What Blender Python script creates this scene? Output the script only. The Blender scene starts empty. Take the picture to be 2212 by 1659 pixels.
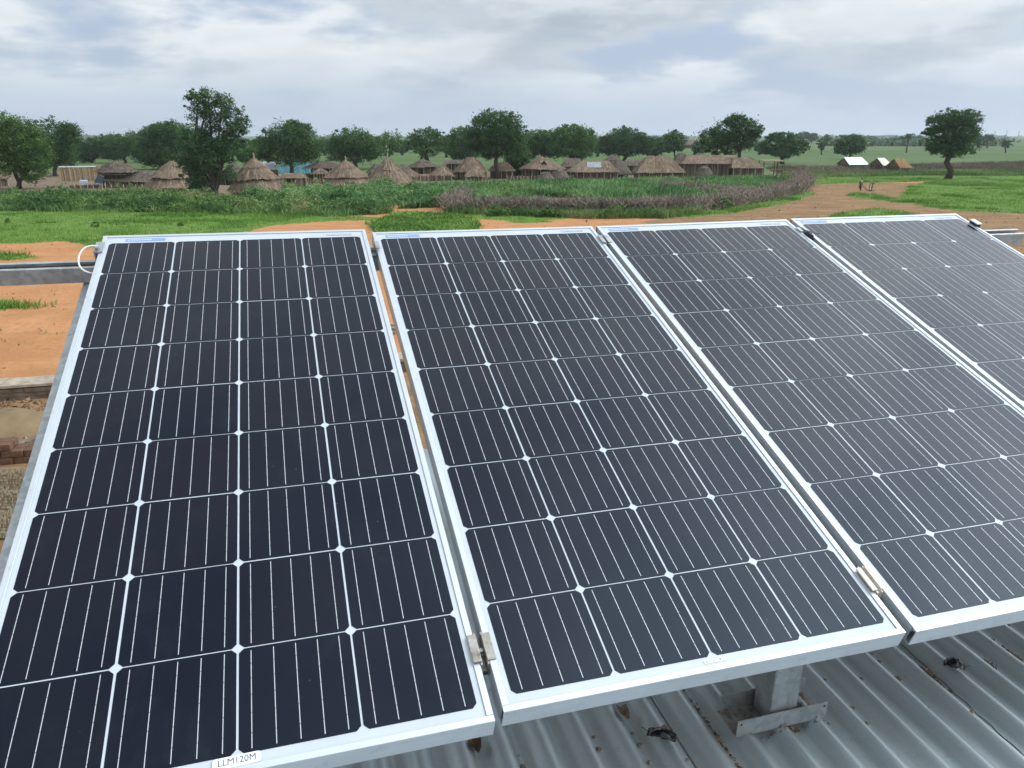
import bpy, bmesh, math, random
import numpy as np
from mathutils import Vector, Matrix
random.seed(7); rng = np.random.default_rng(11)
sc = bpy.context.scene
col = sc.collection
rad = math.radians
H = 5.0                       # camera height over the ground
TH = rad(17.637)              # camera looks down by this much
FD = 2186 / 2880 * 2212       # focal length in display pixels (2212 wide)

# ---------------------------------------------------------------- camera
cam = bpy.data.cameras.new('camera'); camo = bpy.data.objects.new('camera', cam); col.objects.link(camo)
cam.sensor_width = 36; cam.lens = 36 * 2186 / 2880; cam.clip_start = 0.05; cam.clip_end = 20000
camo.location = (0, 0, H); camo.rotation_euler = (math.pi / 2 - TH, 0, 0)
sc.camera = camo
# ---------------------------------------------------------------- sky
SUN_AZ, SUN_EL = rad(84), rad(44)
w = bpy.data.worlds.new('World'); sc.world = w; w.use_nodes = True
nt = w.node_tree; nt.nodes.clear(); N = nt.nodes; L = nt.links
def nd(t, **k):
    n = N.new(t)
    for a, b in k.items(): setattr(n, a, b)
    return n
def mth(op, a, b=None, c=None):
    n = nd('ShaderNodeMath', operation=op)
    for i, v in enumerate((a, b, c)):
        if v is None: continue
        if isinstance(v, (int, float)): n.inputs[i].default_value = v
        else: L.new(v, n.inputs[i])
    return n.outputs[0]
def rmp(fac, pts, interp='EASE'):
    n = nd('ShaderNodeValToRGB'); cr = n.color_ramp; cr.interpolation = interp
    while len(cr.elements) < len(pts): cr.elements.new(0.5)
    for e, (p, c) in zip(cr.elements, pts):
        e.position = p; e.color = (c, c, c, 1) if isinstance(c, (int, float)) else (*c, 1)
    L.new(fac, n.inputs[0]); return n.outputs[0]
def mixc(fac, a, b):
    n = nd('ShaderNodeMix', data_type='RGBA')
    for i, v in ((0, fac), (6, a), (7, b)):
        if isinstance(v, (int, float)): n.inputs[i].default_value = v
        elif isinstance(v, tuple): n.inputs[i].default_value = (*v, 1)
        else: L.new(v, n.inputs[i])
    return n.outputs[2]
tc = nd('ShaderNodeTexCoord'); sx = nd('ShaderNodeSeparateXYZ'); L.new(tc.outputs['Generated'], sx.inputs[0])
sky = nd('ShaderNodeTexSky', sky_type='NISHITA', sun_disc=False, sun_elevation=SUN_EL, sun_rotation=SUN_AZ)
sky.air_density = 1.0; sky.dust_density = 2.5; sky.altitude = 100
zc = mth('MAXIMUM', sx.outputs[2], 0.0)
cb = nd('ShaderNodeCombineXYZ'); L.new(sx.outputs[0], cb.inputs[0]); L.new(sx.outputs[1], cb.inputs[1]); L.new(mth('MULTIPLY', sx.outputs[2], 3.3), cb.inputs[2])
def noise(vec, scale, detail, rough, dist=0.0, off=(0, 0, 0)):
    mp = nd('ShaderNodeMapping'); mp.inputs['Location'].default_value = off; L.new(vec, mp.inputs[0])
    n = nd('ShaderNodeTexNoise'); n.inputs['Scale'].default_value = scale; n.inputs['Detail'].default_value = detail
    n.inputs['Roughness'].default_value = rough; n.inputs['Distortion'].default_value = dist
    L.new(mp.outputs[0], n.inputs['Vector']); return n.outputs[0]
CO = (3.1, 1.7, 0.4)
n1 = noise(cb.outputs[0], 4.6, 9, 0.5, 0.15, CO)
n2 = noise(cb.outputs[0], 4.6, 9, 0.5, 0.15, (CO[0] + 0.02, CO[1], CO[2] + 0.11))      # sampled a little higher up: cloud tops are lit, bases grey
n3 = noise(cb.outputs[0], 1.0, 3, 0.5, 0.0, (5, 2, 0))
cover = rmp(mth('ADD', mth('MULTIPLY', n1, 0.8), mth('MULTIPLY', n3, 0.34)), [(0.42, 0.0), (0.53, 1.0)])
lit = rmp(mth('ADD', mth('SUBTRACT', n1, n2), 0.5), [(0.38, 0.0), (0.60, 1.0)])
thick = rmp(n1, [(0.40, 1.0), (0.66, 0.0)])
cl = mth('ADD', mth('MULTIPLY', lit, 0.62), mth('MULTIPLY', thick, 0.38))
ccol = mixc(cl, (4.8, 5.6, 6.5), (9.5, 10.0, 10.3))
low = rmp(zc, [(0.0, 1.0), (0.10, 0.0)])
blue = mixc(0.72, sky.outputs[0], (5.7, 7.0, 9.2))
cloudy = mixc(mth('MULTIPLY', cover, mth('SUBTRACT', 1.0, mth('MULTIPLY', low, 0.75))), blue, ccol)
final = mixc(mth('MULTIPLY', low, 0.55), cloudy, (6.3, 7.5, 9.1))
# an overcast sky is brighter overhead than near the horizon
up = mth('ADD', 0.97, mth('MULTIPLY', zc, 0.18))
dt = nd('ShaderNodeVectorMath', operation='DOT_PRODUCT'); L.new(tc.outputs['Generated'], dt.inputs[0])
dt.inputs[1].default_value = (math.sin(SUN_AZ) * math.cos(SUN_EL), math.cos(SUN_AZ) * math.cos(SUN_EL), math.sin(SUN_EL))
up = mth('MULTIPLY', up, mth('ADD', 1.0, mth('MULTIPLY', mth('POWER', mth('MAXIMUM', dt.outputs['Value'], 0.0), 6.0), 5.2)))   # cloud is brighter round the veiled sun
vm = nd('ShaderNodeVectorMath', operation='SCALE'); L.new(final, vm.inputs[0]); L.new(up, vm.inputs['Scale'])
bg = nd('ShaderNodeBackground'); bg.inputs[1].default_value = 0.1; L.new(vm.outputs[0], bg.inputs[0])
wo = nd('ShaderNodeOutputWorld'); L.new(bg.outputs[0], wo.inputs[0])
# ---------------------------------------------------------------- sun behind thin cloud
sl = bpy.data.lights.new('sun', 'SUN'); sl.energy = 0.9; sl.angle = rad(25); sl.color = (1.0, 0.98, 0.95)
so = bpy.data.objects.new('sun', sl); col.objects.link(so)
sd = Vector((math.sin(SUN_AZ) * math.cos(SUN_EL), math.cos(SUN_AZ) * math.cos(SUN_EL), math.sin(SUN_EL)))
so.rotation_euler = sd.to_track_quat('Z', 'Y').to_euler(); so.location = sd * 60
vs = sc.view_settings; vs.view_transform = 'Standard'; vs.look = 'None'; vs.gamma = 1.0; vs.exposure = -0.10; vs.use_curve_mapping = False
sc.cycles.use_denoising = True
sc.cycles.max_bounces = 6; sc.cycles.diffuse_bounces = 3; sc.cycles.glossy_bounces = 3
sc.cycles.transmission_bounces = 3; sc.cycles.transparent_max_bounces = 6; sc.cycles.caustics_reflective = False

# ================================================================ helpers
def at(x, y, z=0.0):
    """display pixel (2212 wide) -> point of the place at height z"""
    a, b = (x - 1106) / FD, (y - 829.5) / FD
    d = Vector((a, math.cos(TH) - b * math.sin(TH), -math.sin(TH) - b * math.cos(TH)))
    return Vector((0, 0, H)) + d * ((z - H) / d.z)
def on_y(x, y, Y):
    a, b = (x - 1106) / FD, (y - 829.5) / FD
    d = Vector((a, math.cos(TH) - b * math.sin(TH), -math.sin(TH) - b * math.cos(TH)))
    return Vector((0, 0, H)) + d * (Y / d.y)
def mpp(p):                     # metres per display pixel at point p
    return (p[1] * math.cos(TH) - (p[2] - H) * math.sin(TH)) / FD
def project(P):                 # Nx3 -> display pixels
    x, y, z = P[:, 0], P[:, 1], P[:, 2] - H
    dep = y * math.cos(TH) - z * math.sin(TH); upv = y * math.sin(TH) + z * math.cos(TH)
    dep = np.maximum(dep, 0.01)
    return 1106 + FD * x / dep, 829.5 - FD * upv / dep
def inpoly(px, py, poly):
    r = np.zeros(px.shape, bool); n = len(poly)
    for i in range(n):
        x0, y0 = poly[i]; x1, y1 = poly[(i + 1) % n]
        c = (y0 > py) != (y1 > py)
        r ^= c & (px < (x1 - x0) * (py - y0) / ((y1 - y0) or 1e-9) + x0)
    return r

class MAT:
    """small node-material maker"""
    def __init__(s, name):
        s.m = bpy.data.materials.new(name); s.m.use_nodes = True; s.t = s.m.node_tree
        s.b = s.t.nodes['Principled BSDF']; s.out = s.t.nodes['Material Output']
    def n(s, t, **k):
        n = s.t.nodes.new(t)
        for a, b in k.items(): setattr(n, a, b)
        return n
    def l(s, a, b): s.t.links.new(a, b)
    def set(s, **k):
        for a, v in k.items(): s.b.inputs[a.replace('_', ' ')].default_value = v if not isinstance(v, tuple) else (*v, 1)[:4]
        return s
    def coord(s, kind='Object', scale=(1, 1, 1)):
        if kind == 'World': o = s.n('ShaderNodeNewGeometry').outputs['Position']
        else: o = s.n('ShaderNodeTexCoord').outputs[kind]
        mp = s.n('ShaderNodeMapping'); mp.inputs['Scale'].default_value = scale; s.l(o, mp.inputs[0]); return mp.outputs[0]
    def noise(s, vec, scale, detail=4, rough=0.55, dist=0):
        n = s.n('ShaderNodeTexNoise'); s.l(vec, n.inputs['Vector']); n.inputs['Scale'].default_value = scale
        n.inputs['Detail'].default_value = detail; n.inputs['Roughness'].default_value = rough; n.inputs['Distortion'].default_value = dist
        return n.outputs[0]
    def voro(s, vec, scale, feat='F1', out='Distance', rnd=1.0):
        n = s.n('ShaderNodeTexVoronoi', feature=feat); s.l(vec, n.inputs['Vector']); n.inputs['Scale'].default_value = scale
        n.inputs['Randomness'].default_value = rnd
        return n.outputs[out]
    def ramp(s, fac, pts, interp='LINEAR'):
        n = s.n('ShaderNodeValToRGB'); cr = n.color_ramp; cr.interpolation = interp
        while len(cr.elements) < len(pts): cr.elements.new(0.5)
        for e, (p, c) in zip(cr.elements, pts):
            e.position = p; e.color = (c, c, c, 1) if isinstance(c, (int, float)) else (*c, 1)
        s.l(fac, n.inputs[0]); return n.outputs[0]
    def mix(s, fac, a, b, mode='MIX'):
        n = s.n('ShaderNodeMix', data_type='RGBA', blend_type=mode)
        for i, v in ((0, fac), (6, a), (7, b)):
            if isinstance(v, (int, float)): n.inputs[i].default_value = v
            elif isinstance(v, tuple): n.inputs[i].default_value = (*v, 1)
            else: s.l(v, n.inputs[i])
        return n.outputs[2]
    def math(s, op, a, b=None):
        n = s.n('ShaderNodeMath', operation=op)
        for i, v in enumerate((a, b)):
            if v is None: continue
            if isinstance(v, (int, float)): n.inputs[i].default_value = v
            else: s.l(v, n.inputs[i])
        return n.outputs[0]
    def attr(s, name, out='Fac'):
        return s.n('ShaderNodeAttribute', attribute_name=name).outputs[out]
    def color(s, c):
        if isinstance(c, tuple): s.b.inputs['Base Color'].default_value = (*c, 1)
        else: s.l(c, s.b.inputs['Base Color'])
        return s
    def rough(s, r):
        if isinstance(r, float): s.b.inputs['Roughness'].default_value = r
        else: s.l(r, s.b.inputs['Roughness'])
        return s
    def bump(s, h, strength=0.3, dist=0.01):
        n = s.n('ShaderNodeBump'); n.inputs['Strength'].default_value = strength; n.inputs['Distance'].default_value = dist
        s.l(h, n.inputs['Height']); s.l(n.outputs[0], s.b.inputs['Normal']); return s

M = {}
def simple(name, c, r=0.7, var=0.25, scale=8, metal=0.0, kind='Object', bump=0.0, bd=0.01):
    m = MAT(name); v = m.coord(kind); n = m.noise(v, scale, 6)
    a = tuple(x * (1 - var) for x in c); b = tuple(min(1, x * (1 + var)) for x in c)
    m.color(m.ramp(n, [(0.3, a), (0.7, b)])); m.rough(r); m.set(Metallic=metal)
    if bump: m.bump(n, bump, bd)
    M[name] = m.m; return m

# -- laminated parts of the solar panels: everything lies under the same glass
def glassy(m, cr=0.14):          # anti-reflection glass with a film of dust on it
    m.set(Coat_Weight=1.0, Coat_IOR=1.45, Coat_Roughness=cr, Specular_IOR_Level=0.0)
m = MAT('solar_cell'); v = m.coord('World')
big = m.noise(v, 3.0, 3); fine = m.noise(m.coord('World', (1, 1, 1)), 160, 3, 0.6)
rnd = m.n('ShaderNodeObjectInfo').outputs['Random']
base = m.mix(m.ramp(rnd, [(0, 0.0), (1, 1.0)]), (0.0014, 0.0022, 0.0080), (0.0045, 0.0036, 0.0085))
spk = m.ramp(m.voro(v, 26), [(0.0, 1.0), (0.018, 1.0), (0.032, 0.0)])
spsel = m.ramp(m.noise(v, 9, 2), [(0.50, 0.0), (0.58, 1.0)])
dust = m.math('ADD', m.math('MULTIPLY', m.ramp(m.noise(v, 7.0, 6, 0.7, 0.6), [(0.52, 0.0), (0.72, 1.0)]), 0.014), m.math('MULTIPLY', fine, 0.0015))
cc = m.mix(dust, base, (0.40, 0.40, 0.40))
cc = m.mix(m.math('MULTIPLY', m.math('MULTIPLY', spk, spsel), 0.22), cc, (0.55, 0.53, 0.5))
m.color(cc); m.set(IOR=1.38, Specular_Tint=(0.62, 0.80, 1.0)); M['cell'] = m.m
m.l(m.ramp(m.noise(v, 14, 4), [(0.3, 0.10), (0.75, 0.18)]), m.b.inputs['Roughness'])
m = MAT('backsheet'); v = m.coord('World')
m.color(m.ramp(m.noise(v, 20, 4), [(0.3, (0.46, 0.505, 0.54)), (0.7, (0.51, 0.555, 0.59))])); m.rough(0.5); glassy(m); M['backsheet'] = m.m
m = MAT('busbar'); m.color((0.50, 0.52, 0.54)); m.rough(0.45); m.set(Metallic=0.2); glassy(m); M['busbar'] = m.m
m = MAT('anodised_aluminium'); v = m.coord('World')
n = m.noise(v, 30, 5); st = m.noise(m.coord('Object', (2, 90, 90)), 4, 3)
m.color(m.mix(m.ramp(st, [(0.3, 0.0), (0.7, 1.0)]), (0.53, 0.57, 0.60), (0.61, 0.65, 0.68)))
grime = m.ramp(m.noise(v, 48, 7, 0.72), [(0.57, 0.0), (0.72, 0.55)])
m.color(m.mix(grime, m.mix(m.ramp(st, [(0.3, 0.0), (0.7, 1.0)]), (0.53, 0.57, 0.60), (0.61, 0.65, 0.68)), (0.36, 0.35, 0.31)))
m.rough(m.ramp(n, [(0.3, 0.32), (0.7, 0.5)])); m.set(Metallic=0.45); M['frame'] = m.m
m = MAT('galvanised_steel'); v = m.coord('World')
sp = m.voro(v, 70, 'F1', 'Color'); bw = m.n('ShaderNodeRGBToBW'); m.l(sp, bw.inputs[0])
strk = m.noise(m.coord('World', (9, 9, 3)), 5, 6, 0.65)
cg = m.mix(m.ramp(bw.outputs[0], [(0.2, 0.0), (0.8, 1.0)]), (0.30, 0.325, 0.33), (0.42, 0.445, 0.455))
cg = m.mix(m.ramp(strk, [(0.45, 0.0), (0.7, 0.55)]), cg, (0.50, 0.51, 0.50))
dirt = m.ramp(m.noise(v, 11, 6, 0.65), [(0.56, 0.0), (0.72, 0.5)])
m.color(m.mix(dirt, cg, (0.23, 0.21, 0.17))); m.rough(m.ramp(strk, [(0.3, 0.38), (0.7, 0.6)])); m.set(Metallic=0.55)
M['galv'] = m.m
m = MAT('dirty_clamp_metal'); v = m.coord('World'); n = m.noise(v, 55, 6, 0.65)
m.color(m.ramp(n, [(0.35, (0.16, 0.13, 0.09)), (0.5, (0.31, 0.29, 0.25)), (0.68, (0.42, 0.42, 0.40))])); m.rough(0.55); m.set(Metallic=0.35)
M['clamp'] = m.m
m = MAT('zinc_roof'); v = m.coord('Object')
long_ = m.noise(m.coord('Object', (26, 0.9, 1)), 1.0, 6, 0.62); blot = m.noise(v, 4.5, 6, 0.6); hat = m.noise(m.coord('Object', (40, 420, 1)), 1.0, 3, 0.6)
gr = m.noise(v, 170, 4, 0.7)
c1 = m.mix(m.ramp(long_, [(0.3, 0.0), (0.72, 1.0)]), (0.34, 0.405, 0.43), (0.58, 0.65, 0.675))
c1 = m.mix(m.ramp(blot, [(0.42, 0.0), (0.72, 0.55)]), c1, (0.36, 0.39, 0.375))
c1 = m.mix(m.ramp(gr, [(0.60, 0.0), (0.72, 0.45)]), c1, (0.13, 0.135, 0.13))
c1 = m.mix(m.ramp(m.noise(v, 38, 5, 0.7), [(0.62, 0.0), (0.74, 0.5)]), c1, (0.42, 0.44, 0.45))
m.color(c1); m.rough(m.ramp(blot, [(0.3, 0.34), (0.7, 0.52)])); m.set(Metallic=0.45)
m.bump(m.math('ADD', m.math('MULTIPLY', hat, 0.6), m.math('MULTIPLY', gr, 0.5)), 0.35, 0.0012); M['roof'] = m.m
simple('white_label', (0.78, 0.80, 0.82), 0.4, 0.04); simple('blue_label', (0.20, 0.31, 0.50), 0.4, 0.12, 90)
simple('grey_label', (0.36, 0.38, 0.42), 0.5, 0.5, 240); simple('black_ink', (0.02, 0.022, 0.025), 0.6, 0.1)
simple('white_cable', (0.74, 0.75, 0.74), 0.45, 0.06); simple('black_plastic', (0.008, 0.008, 0.010), 0.22, 0.3, 30, bump=0.4, bd=0.004)
simple('black_rubber_and_shade', (0.015, 0.015, 0.017), 0.45, 0.3); simple('dry_leaf', (0.12, 0.070, 0.035), 0.7, 0.6, 45, bump=0.6, bd=0.003)
simple('dry_leaf_pale', (0.24, 0.19, 0.135), 0.8, 0.6, 55, bump=0.7, bd=0.003)
simple('clod', (0.24, 0.19, 0.135), 0.95, 0.55, 90, bump=0.8, bd=0.003); simple('bird_dropping', (0.33, 0.31, 0.27), 0.9, 0.5, 120)
simple('wood_pale', (0.36, 0.29, 0.21), 0.85, 0.4, 6, bump=0.3); simple('wood_dark', (0.085, 0.062, 0.045), 0.85, 0.4, 6, bump=0.3)
simple('mud', (0.20, 0.135, 0.09), 0.95, 0.3, 5, bump=0.4, bd=0.05); simple('mud_brick', (0.12, 0.062, 0.034), 0.95, 0.4, 9, bump=0.5)
simple('pale_brick', (0.33, 0.25, 0.17), 0.95, 0.3, 9, bump=0.4); simple('weathered_concrete', (0.34, 0.285, 0.22), 0.9, 0.32, 7, bump=0.4, bd=0.02)
simple('weathered_plank', (0.15, 0.115, 0.08), 0.9, 0.4, 5, bump=0.3); simple('brown_sand', (0.19, 0.135, 0.07), 0.97, 0.2, 3, bump=0.3, bd=0.05)
simple('teal_tarp', (0.028, 0.135, 0.145), 0.6, 0.25, 1.2); simple('white_metal', (0.74, 0.77, 0.80), 0.4, 0.06, 2)
simple('pale_roof', (0.62, 0.58, 0.50), 0.8, 0.25, 3); simple('grey_sheet', (0.24, 0.27, 0.28), 0.5, 0.3, 3); simple('blue_cloth', (0.06, 0.07, 0.2), 0.9, 0.2)
simple('skin', (0.055, 0.03, 0.018), 0.55, 0.1); simple('white_cloth', (0.60, 0.56, 0.50), 0.9, 0.15); simple('dark_cloth', (0.035, 0.04, 0.045), 0.9, 0.3)
simple('hair', (0.008, 0.007, 0.006), 0.8, 0.2); simple('dark_inside', (0.022, 0.018, 0.014), 0.95, 0.3); simple('small_panel', (0.008, 0.025, 0.045), 0.15, 0.2)
simple('building_wall', (0.50, 0.45, 0.37), 0.9, 0.15, 2); simple('plastic_blue_white', (0.6, 0.66, 0.75), 0.4, 0.1)
def tinted(name, pts, trans=0.0, r=0.75, extra=None):
    m = MAT(name); t = m.attr('tint')
    c = m.ramp(t, pts)
    if extra: c = m.mix(m.ramp(m.noise(m.coord('World'), extra[0], 3), [(0.4, 0.0), (0.65, extra[1])]), c, extra[2])
    m.color(c); m.rough(r); m.set(Specular_IOR_Level=0.25)
    if trans:
        tr = m.n('ShaderNodeBsdfTranslucent'); m.l(c, tr.inputs[0]); mx = m.n('ShaderNodeMixShader'); mx.inputs[0].default_value = trans
        m.l(m.b.outputs[0], mx.inputs[1]); m.l(tr.outputs[0], mx.inputs[2]); m.l(mx.outputs[0], m.out.inputs[0])
    M[name] = m.m
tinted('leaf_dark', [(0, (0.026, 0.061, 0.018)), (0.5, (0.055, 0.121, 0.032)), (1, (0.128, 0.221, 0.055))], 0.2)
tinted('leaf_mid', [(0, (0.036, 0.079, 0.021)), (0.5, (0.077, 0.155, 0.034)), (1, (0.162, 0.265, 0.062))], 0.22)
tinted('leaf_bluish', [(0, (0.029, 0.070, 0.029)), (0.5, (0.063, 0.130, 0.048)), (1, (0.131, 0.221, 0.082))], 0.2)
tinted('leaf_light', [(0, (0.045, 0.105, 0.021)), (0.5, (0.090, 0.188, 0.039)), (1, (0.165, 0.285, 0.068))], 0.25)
tinted('grass_blade', [(0, (0.065, 0.138, 0.023)), (0.5, (0.121, 0.244, 0.038)), (1, (0.218, 0.332, 0.073))], 0.25)
tinted('weed', [(0, (0.046, 0.106, 0.030)), (0.45, (0.095, 0.188, 0.051)), (0.85, (0.181, 0.288, 0.085)), (1, (0.340, 0.319, 0.160))], 0.22)
tinted('maize', [(0, (0.048, 0.124, 0.037)), (0.5, (0.100, 0.214, 0.066)), (1, (0.225, 0.356, 0.130))], 0.22)
tinted('brush', [(0, (0.085, 0.068, 0.054)), (0.5, (0.20, 0.165, 0.135)), (0.9, (0.42, 0.35, 0.29)), (1, (0.10, 0.13, 0.05))])
tinted('dry_grass', [(0, (0.084, 0.078, 0.049)), (0.5, (0.170, 0.134, 0.098)), (1, (0.293, 0.220, 0.171))])
tinted('thatch', [(0, (0.105, 0.074, 0.050)), (0.5, (0.245, 0.180, 0.122)), (0.9, (0.41, 0.315, 0.215)), (1, (0.50, 0.36, 0.19))], 0, 0.9, (0.9, 0.4, (0.15, 0.118, 0.088)))
tinted('thatch_grey', [(0, (0.070, 0.054, 0.042)), (0.5, (0.155, 0.124, 0.096)), (1, (0.29, 0.235, 0.18))], 0, 0.9, (0.9, 0.35, (0.10, 0.084, 0.068)))
tinted('thatch_gold', [(0, (0.18, 0.105, 0.045)), (0.5, (0.34, 0.215, 0.095)), (1, (0.48, 0.33, 0.17))], 0, 0.9)
tinted('reed', [(0, (0.16, 0.105, 0.06)), (0.5, (0.30, 0.205, 0.115)), (1, (0.43, 0.31, 0.185))], 0, 0.9)
tinted('reed_dark', [(0, (0.055, 0.040, 0.028)), (0.5, (0.115, 0.085, 0.062)), (1, (0.22, 0.165, 0.12))], 0, 0.9)
tinted('woven', [(0, (0.10, 0.075, 0.045)), (0.5, (0.20, 0.155, 0.10)), (1, (0.30, 0.245, 0.165))], 0, 0.9)
tinted('rubble', [(0, (0.11, 0.075, 0.045)), (0.5, (0.22, 0.15, 0.085)), (1, (0.42, 0.26, 0.16))], 0, 0.95)
tinted('bark', [(0, (0.045, 0.036, 0.028)), (1, (0.11, 0.09, 0.07))], 0, 0.9)

def link(o, parent=None, mat=None):
    col.objects.link(o)
    if parent is not None: o.parent = parent
    return o
def tag(o, label, cat, group=None, kind=None):
    if label: o['label'] = label
    if cat: o['category'] = cat
    if group: o['group'] = group
    if kind: o['kind'] = kind
    return o
def empty(name, label, cat, loc=(0, 0, 0), group=None, mat4=None):
    o = bpy.data.objects.new(name, None); col.objects.link(o); o.empty_display_size = 0.1
    if mat4 is not None: o.matrix_world = mat4
    else: o.location = loc
    return tag(o, label, cat, group)
def mesh_obj(name, me, mat=None, parent=None, smooth=False):
    if mat: me.materials.append(M[mat] if isinstance(mat, str) else mat)
    if smooth: me.polygons.foreach_set('use_smooth', [True] * len(me.polygons))
    o = bpy.data.objects.new(name, me); return link(o, parent)
class MB:
    """collects simple solids into one mesh"""
    def __init__(s): s.v = []; s.f = []
    def add(s, vs, fs):
        b = len(s.v); s.v += [tuple(p) for p in vs]; s.f += [tuple(i + b for i in f) for f in fs]; return s
    def box(s, x0, x1, y0, y1, z0, z1):
        vs = [(x0, y0, z0), (x1, y0, z0), (x1, y1, z0), (x0, y1, z0), (x0, y0, z1), (x1, y0, z1), (x1, y1, z1), (x0, y1, z1)]
        return s.add(vs, [(0, 3, 2, 1), (4, 5, 6, 7), (0, 1, 5, 4), (1, 2, 6, 5), (2, 3, 7, 6), (3, 0, 4, 7)])
    def prism(s, prof, y0, y1):                      # closed (x,z) outline swept along y
        n = len(prof); vs = [(x, y0, z) for x, z in prof] + [(x, y1, z) for x, z in prof]
        return s.add(vs, [tuple(range(n)), tuple(range(2 * n - 1, n - 1, -1))] + [(i, i + n, (i + 1) % n + n, (i + 1) % n) for i in range(n)])
    def tube(s, pts, rs, k=6, cap=True):
        pts = [Vector(p) for p in pts]; n = len(pts); vs = []
        if not isinstance(rs, (list, tuple)): rs = [rs] * n
        ref = Vector((0.31, 0.87, 0.2))
        for i, p in enumerate(pts):
            t = (pts[min(i + 1, n - 1)] - pts[max(i - 1, 0)]).normalized()
            a = t.cross(ref)
            if a.length < 1e-3: a = t.cross(Vector((1, 0, 0)))
            a.normalize(); b = t.cross(a)
            vs += [p + (a * math.cos(2 * math.pi * j / k) + b * math.sin(2 * math.pi * j / k)) * rs[i] for j in range(k)]
        fs = [(i * k + j, i * k + (j + 1) % k, (i + 1) * k + (j + 1) % k, (i + 1) * k + j) for i in range(n - 1) for j in range(k)]
        if cap: fs += [tuple(range(k - 1, -1, -1)), tuple(range((n - 1) * k, n * k))]
        return s.add(vs, fs)
    def build(s, name, mat, parent=None, smooth=False, bevel=0.0):
        me = bpy.data.meshes.new(name); me.from_pydata([tuple(v) for v in s.v], [], s.f)
        bm = bmesh.new(); bm.from_mesh(me); bmesh.ops.recalc_face_normals(bm, faces=bm.faces)
        if bevel: bmesh.ops.bevel(bm, geom=list(bm.edges), offset=bevel, segments=2, affect='EDGES', profile=0.6)
        bm.to_mesh(me); bm.free()
        return mesh_obj(name, me, mat, parent, smooth)
def soup(name, V, mat, tint, parent=None, extra=None):
    """V: n x k x 3 separate faces with a tint each; extra: list of further (V, tint)"""
    packs = [(V, tint)] + (extra or []); co = []; starts = []; tots = []; tt = []; b = 0
    for A, t in packs:
        A = np.asarray(A, np.float32); n, k = A.shape[:2]
        co.append(A.reshape(-1, 3)); starts.append(b + np.arange(n) * k); tots.append(np.full(n, k)); tt.append(np.broadcast_to(t, (n,))); b += n * k
    co = np.concatenate(co); starts = np.concatenate(starts).astype(np.int32); tots = np.concatenate(tots).astype(np.int32); tt = np.concatenate(tt).astype(np.float32)
    me = bpy.data.meshes.new(name); me.vertices.add(len(co)); me.vertices.foreach_set('co', co.ravel())
    me.loops.add(len(co)); me.loops.foreach_set('vertex_index', np.arange(len(co), dtype=np.int32))
    me.polygons.add(len(starts)); me.polygons.foreach_set('loop_start', starts); me.polygons.foreach_set('loop_total', tots)
    a = me.attributes.new('tint', 'FLOAT', 'FACE'); a.data.foreach_set('value', tt)
    me.update(calc_edges=True)
    return mesh_obj(name, me, mat, parent)
def frame4(o, x, y, z):
    m = Matrix.Identity(4)
    for i in range(3): m[i][0], m[i][1], m[i][2], m[i][3] = x[i], y[i], z[i], o[i]
    return m
def rvec(n):
    v = rng.normal(size=(n, 3)); return v / np.linalg.norm(v, axis=1, keepdims=True)
def vnoise(x, y, s, seed=0):
    """cheap smooth noise 0..1 for numpy arrays"""
    r = np.zeros_like(x); amp = 0.5; tot = 0
    for o in range(4):
        X, Y = x / s * 2 ** o + seed * 17.3, y / s * 2 ** o + seed * 9.1
        i, j = np.floor(X), np.floor(Y); fx, fy = X - i, Y - j
        fx = fx * fx * (3 - 2 * fx); fy = fy * fy * (3 - 2 * fy)
        h = lambda a, b: np.modf(np.abs(np.sin(a * 127.1 + b * 311.7 + seed) * 43758.5453))[0]
        v = (h(i, j) * (1 - fx) + h(i + 1, j) * fx) * (1 - fy) + (h(i, j + 1) * (1 - fx) + h(i + 1, j + 1) * fx) * fy
        r += v * amp; tot += amp; amp *= 0.5
    return r / tot

# ================================================================ the ground
GRASS = [
    [(-3000, 470), (0, 456), (560, 462), (840, 472), (840, 477), (760, 478), (690, 481), (600, 488), (525, 502), (470, 520), (300, 530), (226, 545), (190, 528), (110, 521), (60, 527), (0, 524), (-3000, 540)],
    [(-2500, 556), (0, 549), (60, 553), (120, 557), (60, 562), (0, 561), (-300, 558)],
    [(-200, 655), (0, 654), (30, 648), (62, 660), (30, 668), (0, 672), (-200, 675)],
    [(-60, 800), (0, 806), (24, 806), (20, 812), (0, 815), (-60, 812)],
    [(800, 482), (830, 474), (870, 462), (960, 464), (1030, 480), (1030, 520), (820, 520)],
    [(960, 466), (1100, 466), (1250, 472), (1090, 478), (1020, 474)],
    [(1090, 478), (1180, 476), (1200, 482), (1110, 484)],
    [(1450, 462), (1560, 448), (1640, 436), (1735, 412), (1760, 420), (1700, 440), (1600, 458), (1480, 470)],
    [(1700, 378), (2000, 378), (2600, 378), (2600, 392), (2000, 392), (1850, 396), (1745, 400)],
    [(1960, 404), (2010, 393), (2212, 388), (2600, 388), (2600, 464), (2212, 461), (2100, 458), (1990, 447), (1950, 428)],
    [(1785, 470), (1830, 456), (1890, 449), (1960, 457), (2000, 476), (1900, 490), (1780, 486)],
    [(1840, 415), (1900, 420), (1960, 432), (1960, 440), (1880, 432), (1830, 424)],
]
EARTH = [
    [(1380, 480), (1560, 452), (1640, 440), (1740, 415), (1740, 396), (1850, 392), (2000, 396), (2030, 410), (1960, 430), (2100, 455), (2300, 462), (2300, 620), (1900, 520), (1500, 500)],
    [(-900, 880), (0, 872), (120, 862), (1000, 800), (1300, 900), (1300, 1700), (-900, 1700)],
]
VILLAGE = [(-600, 350), (1700, 350), (1700, 392), (1000, 408), (300, 424), (-600, 432)]
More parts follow.
